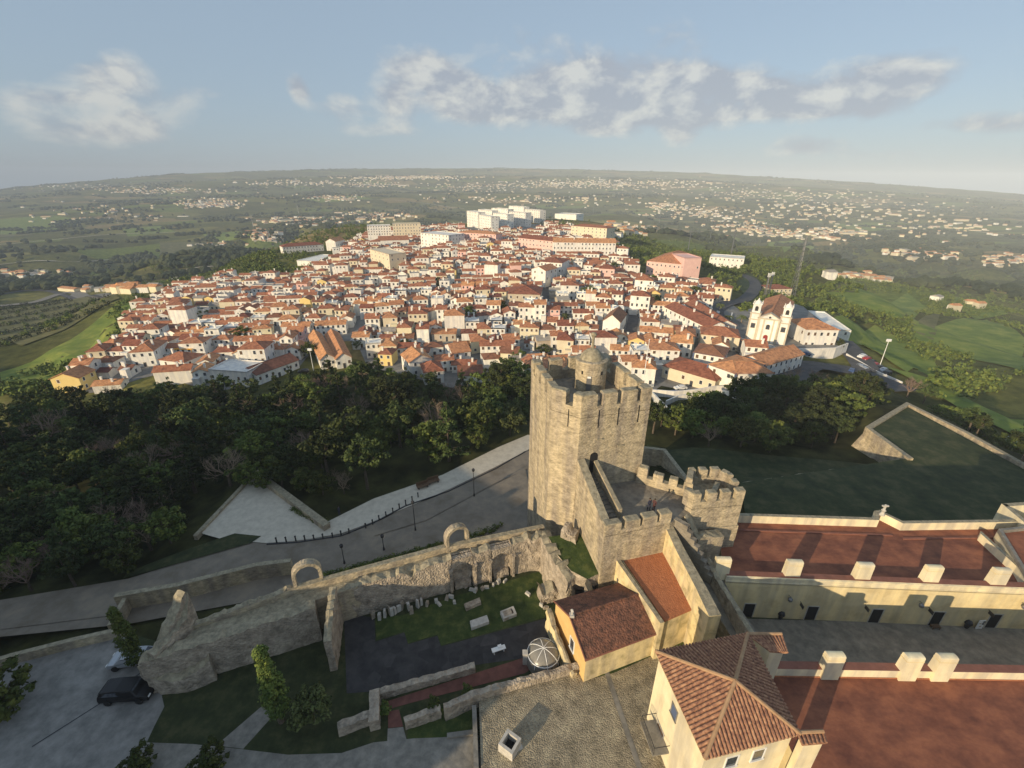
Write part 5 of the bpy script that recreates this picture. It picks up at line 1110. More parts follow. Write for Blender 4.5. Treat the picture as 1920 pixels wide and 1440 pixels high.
bld('apartment_block','pink apartment terrace with rounded bays below the white slab flats',(858,459),(930,464),14,12,'hip',1.5,4,12,'pink','town_roof','apartment block', fz=-12, below=12)
bld('apartment_block','long pink half of the row of flats in the upper town',(972,474),(1036,482),14,13,'gable',2.5,4,10,'pink','town_roof','apartment block',chim=3, fz=-12, below=12)
bld('apartment_block','long white half of the row of flats in the upper town',(1036,484),(1152,486),14,13,'gable',2.5,4,18,'white','town_roof','apartment block',chim=3, fz=-12, below=12)
bld('apartment_block','cream block of flats behind the long white row',(1070,446),(1136,452),18,13,'hip',2,4,9,'house_cream','town_roof','apartment block', fz=-12, below=12)
bld('apartment_block','broad white block with flat roofs at the back centre',(790,460),(842,466),22,12,'flat',0,4,8,'white','grey_roof','apartment block', fz=-12, below=12)
bld('apartment_block','grey-white block with orange roof above the dark straight street',(1012,520),(1052,524),18,11,'hip',2,3,6,'white','town_roof','apartment block')
bld('town_house','pale pink house with ochre roof right of the upper street',(1122,528),(1150,530),10,9,'hip',2,2,3,'pink','town_roof','house')
bld('sports_hall','white sports hall with curved pale roof behind the flats',(1040,411),(1080,413),30,9,'flat',0,1,1,'white','grey_roof','hall', fz=-12, below=12)
bld('white_villa','white modern villa with terraces beyond the pink hall',(1328,499),(1392,504),20,9,'flat',0,2,8,'white','grey_roof','villa')
bld('villa','cream villa with ochre hipped roof beside the twin masts',(1444,553),(1482,556),14,6,'hip',2,2,5,'house_cream','town_roof','villa')
for k, (A, B) in enumerate((((876,424),(921,434)),((897,420),(951,428)),((922,416),(985,424)),((954,410),(1012,418)))):
    nm = ('first','second','third','fourth')[k]
    pa, pb = P(*A, -9), P(*B, -9); pm = pa.lerp(pb, .52)
    for (p0, p1, hh_, hn) in ((pa, pa.lerp(pb, .50), 19.5, 'rear'), (pa.lerp(pb, .54), pb, 17.0, 'front')):
        bld('slab_block', f'{hn} half of the {nm} white slab of flats counted from the left', proj(p0), proj(p1), 10, hh_, 'flat', 0, 6, 7, 'white', 'grey_roof', 'apartment block', group='white slab blocks at the back of the town', side=True, fz=-9, below=14)
# pink hall
ph = bld('pink_hall','large pink hall with red hipped roof and blocky stage tower',(1210,514),(1282,523),44,10,'hip',5,2,9,'pink','town_roof','hall',door=True)
bld('stage_tower','blocky pink stage tower joined to the large pink hall',(1278,524),(1309,524),20,15,'flat',0,1,3,'pink','grey_roof','hall')
# ------------------------------------------------------------ twin-towered church
ca_, cb_ = G(1396,638), G(1470,650); zc = (ca_.z+cb_.z)/2+.5; dC = (cb_-ca_).to_2d(); CW = dC.length; rzC = math.atan2(dC.y, dC.x)
ch = empty('church', (ca_.x, ca_.y, zc), rzC); tag(ch, 'white church with two bell towers and red door facing the steps', 'church')
u = CW; tw = u*.25; hT = u*.78; NH = u*.62
mb = MB(); mb.box((u/2, 22, NH*.5-3), (u*.80, 40, NH+6)); 
mb.box((u/2, .6, NH*.56-3), (u*.52, 2.2, NH*1.12+6))
o = mb.build('nave_wall', 'white', ch)
mb = MB(); g_ = u*.28; mb.mesh([(u/2-g_, -.5, NH*1.1), (u/2+g_, -.5, NH*1.1), (u/2, -.5, NH*1.32), (u/2-g_, 1.2, NH*1.1), (u/2+g_, 1.2, NH*1.1), (u/2, 1.2, NH*1.32)], [(0,1,2),(5,4,3),(0,2,5,3),(2,1,4,5)]); mb.build('pediment', 'white', ch)
mb = MB(); slab(mb, [(u/2-g_-.3,-.9,NH*1.1),(u/2-g_-.3,1.6,NH*1.1),(u/2,1.6,NH*1.36),(u/2,-.9,NH*1.36)][::-1], .25); slab(mb, [(u/2+g_+.3,-.9,NH*1.1),(u/2+g_+.3,1.6,NH*1.1),(u/2,1.6,NH*1.36),(u/2,-.9,NH*1.36)], .25); mb.build('pediment_coping', 'beige', ch)
for s_ in (0, 1):
    x = tw/2 if s_ == 0 else u-tw/2; mb = MB(); mb.box((x, tw/2, hT/2-3), (tw, tw, hT+6)); o = mb.build('bell_tower', 'white', ch)
    mb = MB()
    for z_ in (hT*.78, hT): mb.box((x, tw/2, z_), (tw+.5, tw+.5, .35))
    for dx in (-1, 1): mb.box((x+dx*(tw/2-.25), -.05, hT/2-1), (.55,.2,hT+2))
    mb.build('stone_band', 'beige', o)
    mb = MB(); mb.box((x, tw/2, hT+tw*.48), (tw*.82, tw*.82, tw*.96)); mb.build('belfry', 'white', o)
    mb = MB()
    for (dx, dy, rz) in ((0,-tw*.41-.03,0),(tw*.41+.03,0,math.pi/2),(-tw*.41-.03,0,math.pi/2)):
        pr = [(-.5*tw*.34, -tw*.25), (.5*tw*.34, -tw*.25)]+[(tw*.17*math.cos(math.pi*k/6), tw*.12+tw*.17*math.sin(math.pi*k/6)) for k in range(7)]
        pts = [(x+dx+a_*math.cos(rz), tw/2+dy+a_*math.sin(rz), hT+tw*.5+b_) for a_, b_ in pr]; mb.face(pts)
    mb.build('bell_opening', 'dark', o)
    mb = MB(); mb.lathe((x, tw/2, hT+tw*.96), [(tw*.5,0),(tw*.52,.2),(tw*.34,tw*.16),(tw*.30,tw*.3),(tw*.12,tw*.42),(tw*.05,tw*.6),(0,tw*.72)], 12); mb.build('cupola', 'white', o, True)
    for dx in (-1, 1):
        for dy in (-1, 1): mb = MB(); mb.lathe((x+dx*tw*.4, tw/2+dy*tw*.4, hT+tw*.96), [(.3,0),(.35,.3),(.1,.6),(.18,.9),(.02,1.3)], 8); mb.build('pinnacle', 'white', o)
    win(ch, (x-1.2, 0, 0), (1,0), (0,-1), 1.2, hT*.55, 1.5, 1.9, frame='beige', name='window')
def archpanel(parent, x, y, z, ww, hh, m_, nm):
    pr = [(-ww/2, 0), (ww/2, 0)]+[(ww/2*math.cos(math.pi*k/8), hh-ww/2+ww/2*math.sin(math.pi*k/8)) for k in range(9)]; mb = MB()
    mb.face([(x+a_, y, z+b_) for a_, b_ in pr]); pr2 = [(a_*1.22, b_*1.06-.05) for a_, b_ in pr]; o = mb.build(nm, m_, parent)
    mb = MB(); mb.face([(x+a_, y+.04, z+b_) for a_, b_ in pr2]); mb.build('frame', 'beige', o); return o
archpanel(ch, u/2, -.62, .2, u*.11, u*.21, 'red_door', 'door'); archpanel(ch, u/2, -.62, NH*.62, u*.09, u*.14, 'pane', 'window'); 
mb = MB(); mb.lathe((0,0,0), [(0,0),(u*.03,.01)], 10); o = mb.build('window', 'pane', ch); o.location = (u/2, -.66, NH*1.17); o.rotation_euler.x = math.pi/2
mb = MB()
for x in (u*.26, u*.38, u*.62, u*.74): mb.box((x, -.55, NH*.54), (.55,.25,NH*1.1))
mb.box((u/2, -.6, NH*1.08), (u*.54,.4,.4)); mb.build('pilaster', 'beige', ch)
mb = MB(); rx = u*.42; Y0_, Y1_ = 1.8, 42; zr, ze = NH+u*.2, NH; slab(mb, [(u/2-rx,Y0_,ze),(u/2,Y0_,zr),(u/2,Y1_,zr),(u/2-rx,Y1_,ze)], .2); slab(mb, [(u/2+rx,Y0_,ze),(u/2+rx,Y1_,ze),(u/2,Y1_,zr),(u/2,Y0_,zr)], .2); mb.tube([(u/2,Y0_,zr),(u/2,Y1_,zr)], .2); mb.build('roof', 'town_roof', ch)
mb = MB(); mb.face([(u/2-rx+.3,Y0_+.2,ze-.1),(u/2+rx-.3,Y0_+.2,ze-.1),(u/2,Y0_+.2,zr-.1)]); mb.face([(u/2-rx+.3,Y1_-.2,ze-.1),(u/2,Y1_-.2,zr-.1),(u/2+rx-.3,Y1_-.2,ze-.1)]); mb.build('gable_wall', 'white', ch)
BLD.append((ca_.x+dC.x/2, ca_.y+dC.y/2+18, 26, 0, 0, 0))
# churchyard terrace, steps and retaining wall
top = [G(*q) for q in ((1370,600),(1366,618),(1385,640),(1430,655),(1470,664),(1560,672),(1584,662),(1560,640),(1500,600),(1460,585))]
zt_ = zc+.1; mb = MB(); mb.prism([(p.x, p.y, zt_) for p in top], zt_-7, 0, 1); struct(mb.build('churchyard', ['white', 'street']))
mb = MB(); pp = [p.to_2d() for p in top[:7]]; wall(mb, off(pp, .25), off(pp, -.25), zt_+.9, zt_-8); tag(mb.build('retaining_wall', 'white'), 'long white retaining wall around the church forecourt', 'wall')
mb = MB(); c0 = G(1424,662); dd = Vector((math.sin(-rzC), -math.cos(rzC)))*-1; dd = Vector((math.sin(rzC), -math.cos(rzC)))
for i in range(12): q = (ca_.to_2d()+cb_.to_2d())/2+Vector((-dC.x, -dC.y))/CW*2+dd*(4+i*.7); mb.box((*q, zt_-.2-.28*i-2), (7-i*.0,.72,4), rzC)
tag(mb.build('church_steps', 'paving'), 'broad stone steps leading down from the church forecourt', 'steps')
par = bld('parish_house','white two-storey house with orange hipped roof right of the church',(1503,652),(1560,662),14,8.5,'hip',2.4,2,5,'white','town_roof','house',zoff=1.2)
bld('annex','long low white building with skylights behind the parish house',(1512,592),(1556,632),8,4,'flat',0,1,2,'white','grey_roof','building')
# curved white walls and street walls
for px, h_, lb in (([(1222,742),(1262,745),(1300,742),(1340,735),(1385,735)], 2.2,'long white street wall below the low orange-roofed house'),
        ([(1248,760),(1270,750),(1310,746),(1335,752)], 1.6,'curved pale wall on the slope right of the keep'),
        ([(1222,742),(1250,772),(1285,798)], 1.4,'straight white wall running down behind the keep'),
        ([(1352,740),(1380,748),(1412,768)], 1.6,'short white wall beside the dark-trimmed house'),
        ([(1886,826),(1925,850)], 1.4,'white wall at the far right edge beyond the bastion'),
        ([(1586,668),(1640,700),(1690,722)], 1.2,'white parapet along the road right of the parish house')):
    pts = [G(*q) for q in px]; p2 = [p.to_2d() for p in pts]; mb = MB(); wall(mb, off(p2, .2), off(p2, -.2), [p.z+h_ for p in pts], [p.z-3 for p in pts]); tag(mb.build('white_wall','white'), lb, 'wall')
# ------------------------------------------------------------ town fabric
TOWN = [(150,738),(165,690),(225,640),(240,600),(330,545),(440,520),(540,524),(600,505),(650,460),(700,436),(860,428),(1000,420),(1140,438),(1162,478),(1195,500),(1190,528),(1320,532),(1400,592),(1362,622),(1395,662),(1500,686),(1440,722),(1385,740),(1240,724),(1215,740),(1160,760),(1000,720),(960,690),(925,712),(850,728),(760,704),(690,690),(668,640),(600,640),(560,690),(490,722),(395,735),(290,704),(200,735)]
EXC = [[(1182,560),(1192,560),(1190,632),(1180,632)],[(1020,525),(1032,525),(1022,582),(1012,582)],[(565,640),(600,640),(600,700),(560,700)],[(664,610),(680,610),(682,700),(664,700)],
       [(1330,560),(1375,570),(1400,640),(1345,640)],[(1200,470),(1320,470),(1335,535),(1195,530)],[(980,655),(1080,665),(1075,685),(985,680)],[(860,400),(1025,400),(1025,438),(870,440)]]
def townslope(x): return .10 if x < -70 else (.10*(1-(x+70)/90) if x < 20 else max(-.42, -.0045*(x-20)))
random.seed(11); cand = []
for k in range(0, 58):
    v0 = 118+(k//2)*19.2+(k % 2)*8.2+(k//6)*3.5; x = -300.0; y = v0; nx = random.uniform(30, 60)
    while x < 260:
        ki = random.choices(range(len(KINDS)), WT)[0]; w_ = SH*KINDS[ki][0]*random.uniform(.95, 1.05); s_ = townslope(x); nrm = math.hypot(1, s_)
        cx, cy = x+w_/2/nrm, y+w_/2*s_/nrm
        cand.append((cx, cy+random.uniform(-1.3,1.3), math.atan2(s_, 1)+random.gauss(0, .11), ki, w_)); x += (w_+random.choice((0,0,.2,.2,1.2,2.5)))/nrm; y += w_*s_/nrm; nx -= w_
        if nx < 0: x += 4.5; nx = random.uniform(28, 60)
ZC = terrain([c[0] for c in cand], [c[1] for c in cand]); placed = []
for (x, y, rz, ki, w_), z in zip(cand, ZC):
    px_, py_ = proj((x, y, z))
    if not inpoly(px_, py_, TOWN) or any(inpoly(px_, py_, e) for e in EXC): continue
    bad = False
    for (bx, by, br_, brz, bL, bD) in BLD:
        if bL:
            dx, dy = x-bx, y-by; cu = dx*math.cos(brz)+dy*math.sin(brz); cv = -dx*math.sin(brz)+dy*math.cos(brz)
            if abs(cu) < bL/2+w_*.42 and abs(cv) < bD/2+4.2: bad = True; break
        elif math.hypot(x-bx, y-by) < br_: bad = True; break
    if bad: continue
    placed.append((math.hypot(x, y), x, y, z, rz+(math.pi if random.random() < .15 else 0), ki, px_, py_))
placed.sort(key=lambda q: q[0]); print('town houses', len(placed))
NN, NI = 120, 300
rest = MB(); usedn, usedf = {}, {}
for i, (D_, x, y, z, rz, ki, px_, py_) in enumerate(placed):
    sc = random.uniform(.94, 1.06); szv = random.uniform(.78, 1.18)
    if i < NI:
        d_ = usedn if i < NN else usedf
        if ki not in d_: o = make_proto(ki, i < NN); d_[ki] = o
        else: o = copy_tree(d_[ki])
        o.location = (x, y, z-.2); o.rotation_euler.z = rz; o.scale = (sc, sc, szv)
        THINGS.append((o, KINDS[ki][9], px_, py_, 'houses packed together in the town', 'house'))
    else:
        k = KINDS[ki]; w_, dd_, h_, rf_, rh = k[0]*SH, k[1]*SH, k[2]*szv*1.04, k[3], k[4]*SH*.92; cs, sn = math.cos(rz), math.sin(rz)
        wm = {'white':0,'house_cream':1,'yellow':2,'pink':3,'beige':1}[k[7]]; rm = {'town_roof':4,'town_roof_dark':5,'grey_roof':6}[k[8]]
        def q(u, v, zz): return (x+u*cs-v*sn, y+u*sn+v*cs, z-.2+zz)
        a, b_ = w_/2, dd_/2
        rest.mesh([q(-a,-b_,-3),q(a,-b_,-3),q(a,b_,-3),q(-a,b_,-3),q(-a,-b_,h_),q(a,-b_,h_),q(a,b_,h_),q(-a,b_,h_)], [(0,1,5,4),(1,2,6,5),(2,3,7,6),(3,0,4,7)], wm)
        A, B, C_, D2 = q(-a-.3,-b_-.3,h_-.1),q(a+.3,-b_-.3,h_-.1),q(a+.3,b_+.3,h_-.1),q(-a-.3,b_+.3,h_-.1)
        if rf_ == 'flat': rest.face([q(-a,-b_,h_-.3),q(a,-b_,h_-.3),q(a,b_,h_-.3),q(-a,b_,h_-.3)], 6)
        elif rf_ == 'gabley': R1, R2 = q(0,-b_-.3,h_+rh),q(0,b_+.3,h_+rh); rest.face([B,C_,R2,R1], rm); rest.face([D2,A,R1,R2], rm); rest.face([A,B,R1], wm); rest.face([C_,D2,R2], wm)
        else:
            m_ = a-b_ if rf_ == 'hip' and a > b_ else (a+.3 if rf_ != 'hip' else 0); R1, R2 = q(-m_,0,h_+rh),q(m_,0,h_+rh); rest.face([A,B,R2,R1], rm); rest.face([C_,D2,R1,R2], rm); rest.face([B,C_,R2], wm if rf_ != 'hip' else rm); rest.face([D2,A,R1], wm if rf_ != 'hip' else rm)
        for u_ in np.arange(-a+1.5, a-.8, 2.6):
            for zz in ((1.6,) if h_ < 5 else (1.5, h_-1.6)): rest.face([q(u_,-b_-.04,zz-.6),q(u_+1,-b_-.04,zz-.6),q(u_+1,-b_-.04,zz+.6),q(u_,-b_-.04,zz+.6)], 7)
        if random.random() < .6: rest.box(q(random.uniform(-a,a)*.6, random.uniform(-b_,b_)*.5, h_+rh*.6+.6), (.7,.6,2), rz, 0)
tag(rest.build('town_houses', ['white','house_cream','yellow','pink','town_roof','town_roof_dark','grey_roof','pane']), 'mass of smaller white houses with orange roofs filling the back of the town', 'houses', kind='stuff')
TOWNTREES = [(590,600),(455,640),(700,600),(900,640),(1060,600),(640,540),(820,540),(1105,560),(1230,575),(1300,560),(1150,510),(930,500),(880,600),(760,655),(520,600),(380,600),(1085,650),(1010,625),(1220,640),(670,655),(1260,560),(1100,470),(690,475),(840,505)]
# ground of the town, roads, fields
drape('town_ground', TOWN, 'street', up=.12, step=7)
ribbon('street', [(1178,640),(1187,600),(1190,560),(1180,540)], 5, 'asphalt', .3); ribbon('street', [(1012,590),(1020,560),(1030,530)], 6, 'asphalt', .3)
ribbon('road', [(1470,720),(1520,690),(1600,700),(1640,712),(1700,740)], 9, 'asphalt', .5); ribbon('road', [(1575,640),(1600,665),(1625,700)], 9, 'asphalt', .5)
ribbon('road', [(1345,660),(1372,630),(1350,600),(1345,580),(1400,560),(1415,540),(1400,520),(1340,505)], 8, 'asphalt', .5)
ribbon('road', [(1400,665),(1375,640),(1352,618)], 7, 'asphalt', .6); ribbon('road', [(965,668),(1080,676),(1150,690),(1215,720)], 7, 'asphalt', .4)
drape('field', [(1380,530),(1400,512),(1430,530),(1425,560),(1405,575),(1392,550)], 'lawn', .5, 8)
ribbon('road', [(-40,578),(60,568),(150,552),(300,546),(420,520),(560,514)], 11, 'paving', .8); ribbon('road', [(-40,560),(100,548),(300,538)], 8, 'asphalt', .8)
for px, w__ in (([(-40,462),(100,450),(210,440),(330,436)],9),([(870,392),(780,380),(640,372),(500,372)],12),([(1500,398),(1640,412),(1800,430),(1960,452)],12),([(-40,500),(120,492),(260,480)],8),([(240,548),(330,520),(400,500)],7)): ribbon('road', px, w__, 'gravel', 1.2)
for px in ([(0,412),(95,404),(150,412),(80,438),(0,440)],[(230,430),(300,424),(330,436),(240,444)],[(560,372),(650,366),(700,374),(600,380)],[(1560,420),(1650,418),(1680,432),(1580,436)],[(1180,392),(1260,390),(1280,400),(1190,402)],[(380,440),(470,432),(500,446),(400,455)],[(1000,382),(1090,378),(1100,388),(1010,392)]): drape('field', px, 'field_bright', 1.0, 40)
drape('car_park', [(130,556),(290,553),(262,540),(150,540)], 'paving', .7, 12)
drape('field', [(0,700),(60,680),(130,640),(230,565),(270,562),(222,620),(205,660),(150,705),(60,735),(0,735)], 'field_bright', .6, 10)
drape('field', [(-60,660),(40,650),(120,620),(225,560),(150,556),(-60,590)], 'field_olive', .6, 12)
for px in ([(1545,605),(1640,610),(1720,650),(1760,700),(1700,700),(1620,650)],[(1540,550),(1600,540),(1700,550),(1740,580),(1690,600),(1600,580)],[(1700,590),(1850,600),(1925,640),(1925,700),(1800,670),(1710,640)],
        [(1780,560),(1850,560),(1890,590),(1830,600)],[(1660,690),(1750,715),(1920,790),(1920,830),(1760,745)],[(1440,455),(1500,450),(1530,465),(1470,475)]): drape('field', px, 'field_bright', .6, 12)
for px in ([(1550,535),(1640,528),(1600,550),(1550,550)],[(1680,600),(1760,590),(1750,640)],[(0,420),(90,412),(60,440),(0,445)],[(300,455),(400,450),(420,470),(300,478)]): drape('field', px, 'field_olive', .6, 14)
# ============================================================ TREES
def leafclump(mb, c, r, n, s, rd, m=0, flatten=.75):
    for _ in range(n):
        v = Vector((rd.gauss(0,1), rd.gauss(0,1), rd.gauss(0,1))).normalized(); p = Vector(c)+Vector((v.x*r, v.y*r, v.z*r*flatten))*rd.uniform(.55,1.08)
        a = (v+Vector((rd.uniform(-.8,.8), rd.uniform(-.8,.8), rd.uniform(-.4,.9)))).normalized(); t_ = a.orthogonal().normalized(); b_ = a.cross(t_); th = rd.uniform(0,6.3); e1 = t_*math.cos(th)+b_*math.sin(th); e2 = a.cross(e1); k = s*rd.uniform(.6,1.3)
        mb.face([p+e1*k, p+e2*k*.55, p-e1*k, p-e2*k*.55], m)
def branches(mb, base, tops, r0, rd, m=0):
    for t_ in tops:
        mid = Vector(base).lerp(Vector(t_), .5)+Vector((rd.uniform(-.3,.3), rd.uniform(-.3,.3), rd.uniform(0,.4))); mb.tube([base, mid, t_], r0, r0*.25, n=5, m=m)
def tree(kind, seed, leafn=1.0):
    rd = random.Random(seed); r = empty('tree'); h_ = {'pine':12,'cedar':13,'round':9.5,'olive':6.5,'bare':10,'palm':8,'cypress':10.5,'bush':3}[kind]
    r.name = {'pine':'pine_tree','cedar':'cedar_tree','round':'broadleaf_tree','olive':'olive_tree','bare':'bare_tree','palm':'palm_tree','cypress':'cypress_tree','bush':'shrub'}[kind]
    tr = MB(); cr = MB(); th_ = {'pine':.4,'cedar':.25,'round':.3,'olive':.28,'bare':.25,'palm':.8,'cypress':.1,'bush':.15}[kind]*h_
    tr.tube([(0,0,-1.5),(rd.uniform(-.1,.1),rd.uniform(-.1,.1),th_*.6),(rd.uniform(-.2,.2),rd.uniform(-.2,.2),th_)], h_*.03, h_*.02, n=8); top = (0,0,th_)
    if kind in ('round','olive','pine','bush'):
        R_ = {'round':4.2,'olive':3.0,'pine':3.9,'bush':1.5}[kind]; zc_ = {'round':h_*.62,'olive':h_*.62,'pine':h_*.70,'bush':h_*.5}[kind]; zr = {'round':3.6,'olive':2.3,'pine':3.2,'bush':1.2}[kind]; tops = []
        for i in range(int(58*leafn)):
            v = Vector((rd.gauss(0,1), rd.gauss(0,1), rd.gauss(0,1))).normalized(); k = rd.uniform(.35,1.0)**.6; lob = 1+.28*math.sin(3*math.atan2(v.y,v.x)+seed)+.15*math.sin(5*v.z+seed)
            c = Vector((v.x*R_*k*lob, v.y*R_*k*lob, zc_+v.z*zr*k)); leafclump(cr, c, rd.uniform(.6,1.15)*R_/4.2, 42, .30*(R_/4.2+.15), rd); 
            if i % 7 == 0: tops.append(c)
        branches(tr, top, tops, h_*.012, rd)
    elif kind == 'cedar':
        tr.tube([(0,0,th_),(0,0,h_)], h_*.02, .03, n=6)
        for L_ in range(9):
            z = h_*(.24+.08*L_); R_ = 3.6*(1-L_/9.5)*rd.uniform(.8,1.15)+.3
            for k in range(7 if L_ < 6 else 4):
                a = rd.uniform(0,6.28)
                for f_ in (.45,.75,1.0): c = (R_*f_*math.cos(a), R_*f_*math.sin(a), z-.35*f_*R_*.4+rd.uniform(-.2,.2)); leafclump(cr, c, .55, 22, .28, rd, flatten=.45)
                if k % 2 == 0: tr.tube([(0,0,z), (R_*math.cos(a), R_*math.sin(a), z-.1)], .06, .02, n=4)
        leafclump(cr, (0,0,h_), .5, 30, .25, rd, flatten=1.4)
    elif kind == 'cypress':
        for i in range(int(150*leafn)):
            z = rd.uniform(.1,1)**.9; R_ = .95*math.sin(min(1, z*1.15+.12)*math.pi*.93)**.6*rd.uniform(.6,1.05) if z < .98 else .1; a = rd.uniform(0,6.28); leafclump(cr, (R_*math.cos(a), R_*math.sin(a), z*h_), .34, 30, .14, rd, flatten=1.1)
    elif kind == 'palm':
        for k in range(26):
            a = k*2.4; up = rd.uniform(-.2,1.1); pts = [Vector((f_*3.0*math.cos(a), f_*3.0*math.sin(a), th_+.2+up*f_*1.8-2.2*f_*f_)) for f_ in (0,.25,.5,.75,1)]
            for i in range(4):
                p, q = pts[i], pts[i+1]; s_ = (q-p).cross(Vector((0,0,1))).normalized()*(.42-.07*i); cr.face([p-s_-Vector((0,0,.15)), p, q, q-s_*.85-Vector((0,0,.18))]); cr.face([p, p+s_-Vector((0,0,.15)), q+s_*.85-Vector((0,0,.18)), q])
    elif kind == 'bare':
        def grow(p, d, L_, r_, lv):
            q = p+d*L_; m_ = p.lerp(q, .5)+Vector((rd.uniform(-.08,.08), rd.uniform(-.08,.08), 0))*L_; cr.tube([p, m_, q], r_, r_*.6, n=4 if lv > 1 else 6, cap=False)
            if lv >= 5: return
            for _ in range(3 if lv < 4 else 4):
                nd_ = (d+Vector((rd.gauss(0,.5), rd.gauss(0,.5), rd.gauss(.12,.3)))).normalized(); grow(q if rd.random() < .6 else m_, nd_, L_*rd.uniform(.62,.82), r_*.58, lv+1)
        for k in range(5): a = k*1.26+rd.uniform(-.3,.3); grow(Vector(top), Vector((math.cos(a)*.7, math.sin(a)*.7, 1)).normalized(), h_*.22, .13, 1)
    tr.build('trunk', 'bark' if kind != 'palm' else 'twig', r); cr.build('crown', {'pine':'leaf_dark','cedar':'leaf_dark','round':'leaf_mid','olive':'leaf_olive','bare':'twig','palm':'leaf_olive','cypress':'leaf_mid','bush':'leaf_mid'}[kind], r)
    r.location = (0,0,-700); r['_h'] = h_; return r
PT = {k: [tree(k, s_) for s_ in seeds] for k, seeds in {'pine':(1,2,3),'cedar':(4,5),'round':(6,7,8),'olive':(9,10),'bare':(11,12,13),'palm':(14,),'bush':(15,16)}.items()}
PU = {}
LOOK = {'pine':'dark spreading pine','cedar':'layered dark cedar','round':'dense green broadleaf tree','olive':'grey-green low tree','bare':'bare brown leafless tree','palm':'palm tree with drooping fronds','bush':'low rounded shrub','cypress':'cypress'}
TREES = []; TOUT = []
def plant(kind, x, y, z, s=1.0, label=None, group='trees of the castle woodland'):
    L = PT[kind]; k = random.randrange(len(L)); key = (kind, k)
    if key not in PU: o = L[k]; PU[key] = 1
    else: o = copy_tree(L[k])
    o.location = (x, y, z); o.rotation_euler.z = random.uniform(0, 6.28); o.scale = (s*random.uniform(.9,1.1), s*random.uniform(.9,1.1), s)
    if label: tag(o, label, 'shrub' if kind == 'bush' else 'tree')
    else: px_, py_ = proj((x, y, z+5*s)); TOUT.append((o, LOOK[kind], px_, py_, group, 'tree'))
    TREES.append((x, y)); return o
def wood(poly, n, mind, mix, smin, smax, group='trees of the castle woodland', tries=9000, seed=3):
    rd = random.Random(seed); random.seed(seed); xs = [p[0] for p in poly]; ys = [p[1] for p in poly]; W = [G(*p).to_2d() for p in poly]
    x0, x1, y0, y1 = min(p.x for p in W), max(p.x for p in W), min(p.y for p in W), max(p.y for p in W); Wt = [tuple(p) for p in W]; k = 0
    pts = []
    for _ in range(tries):
        if k >= n: break
        x, y = rd.uniform(x0, x1), rd.uniform(y0, y1)
        if not inpoly(x, y, Wt) or any((x-a)**2+(y-b_)**2 < mind**2 for a, b_ in TREES): continue
        TREES.append((x, y)); pts.append((x, y)); k += 1
    Z = terrain([p[0] for p in pts], [p[1] for p in pts]) if pts else []
    for (x, y), z in zip(pts, Z): TREES.remove((x, y)); plant(rd.choices(list(mix), list(mix.values()))[0], x, y, z-.3, rd.uniform(smin, smax), None, group)
# notable single trees
for (kind, x_, y_, s_, lb) in (('bare',815,822,1.05,'tall bare pale-brown tree rising among pines in front of the hip-roofed house'),('bare',605,752,1.1,'bare brown tree just below the twin sheds'),('bare',100,850,1.3,'broad bare brown tree at the left of the wood'),
        ('pine',735,800,1.25,'large bushy pine at the middle of the wood, below the pyramid-roofed house'),('round',805,862,.95,'round sunlit tree standing at the road edge above the plaza'),('cedar',262,960,.9,'light-tipped cedar highest on the dark slope, left of the triangular plaza'),('round',395,830,.8,'round yellow-green tree alone in the dark wood'),
        ('palm',1240,800,.8,'palm tree immediately right of the keep'),('palm',1332,800,.75,'palm tree among dark trees right of the keep'),('palm',1348,588,.8,'left palm tree beside the church forecourt'),('palm',1362,612,.8,'front palm tree beside the church forecourt'),('palm',1388,612,.8,'right palm tree beside the church forecourt'),
        ('round',1020,672,.7,'broad green tree just behind the left corner of the keep top'),('round',975,690,.8,'leafy tree at the town edge left of the keep'),('bare',1480,725,.9,'spiky pale bare tree above the wood right of the dark-trimmed houses'),('bare',1700,745,.9,'flat pale bare tree above the tip of the grass bastion'),('bare',1520,730,.9,'second pale bare tree above the wood, closer to the bastion'),
        ('round',1570,660,.6,'small leafy tree at the right end of the parish house'),('round',582,672,.8,'dark tree beside the left orange shed'),('round',818,455,1.3,'lone dark tree against the white block at the back of town'),('round',800,458,1.1,'smaller dark tree next to the lone dark tree at the back of town'),('round',940,585,.7,'dark tree left of the old grey stone house'),('round',1000,585,.6,'dark tree right of the old grey stone house')):
    p = G(x_, y_); plant(kind, p.x, p.y, p.z-.3, s_, lb)
wood([(0,790),(150,752),(480,745),(690,718),(900,748),(972,712),(992,790),(960,818),(930,832),(830,875),(690,925),(640,940),(560,900),(485,872),(430,915),(370,985),(240,1050),(0,1120)], 225, 3.9, {'pine':5,'cedar':3,'round':4,'bare':1.6,'olive':.6}, .62, 1.05, seed=5)
wood([(1212,800),(1300,776),(1420,752),(1560,732),(1660,748),(1600,800),(1575,845),(1430,850),(1300,835),(1212,812)], 62, 4.2, {'pine':4,'round':5,'olive':1,'bare':.5}, .6, .95, 'trees of the dark wood right of the keep', seed=8)
wood([(1720,752),(1790,752),(1960,860),(1960,900),(1830,830)], 14, 4.5, {'round':4,'pine':2}, .5, .8, 'trees beyond the bastion parapet', seed=9)
random.seed(77)
for x_, y_ in TOWNTREES:
    p = G(x_, y_); plant(random.choice(('round','olive','round')), p.x, p.y, p.z-.3, random.uniform(.55,.85), None, 'trees between the town houses')
wood([(-60,1005),(120,1000),(300,985),(372,1000),(330,1035),(236,1078),(0,1128),(-60,1130)], 46, 3.6, {'bare':4,'round':2,'pine':2}, .55, .85, seed=19)
wood([(430,925),(560,925),(640,945),(690,930),(640,900),(480,872)], 14, 3.4, {'round':2,'pine':2,'bare':1}, .4, .6, seed=29)
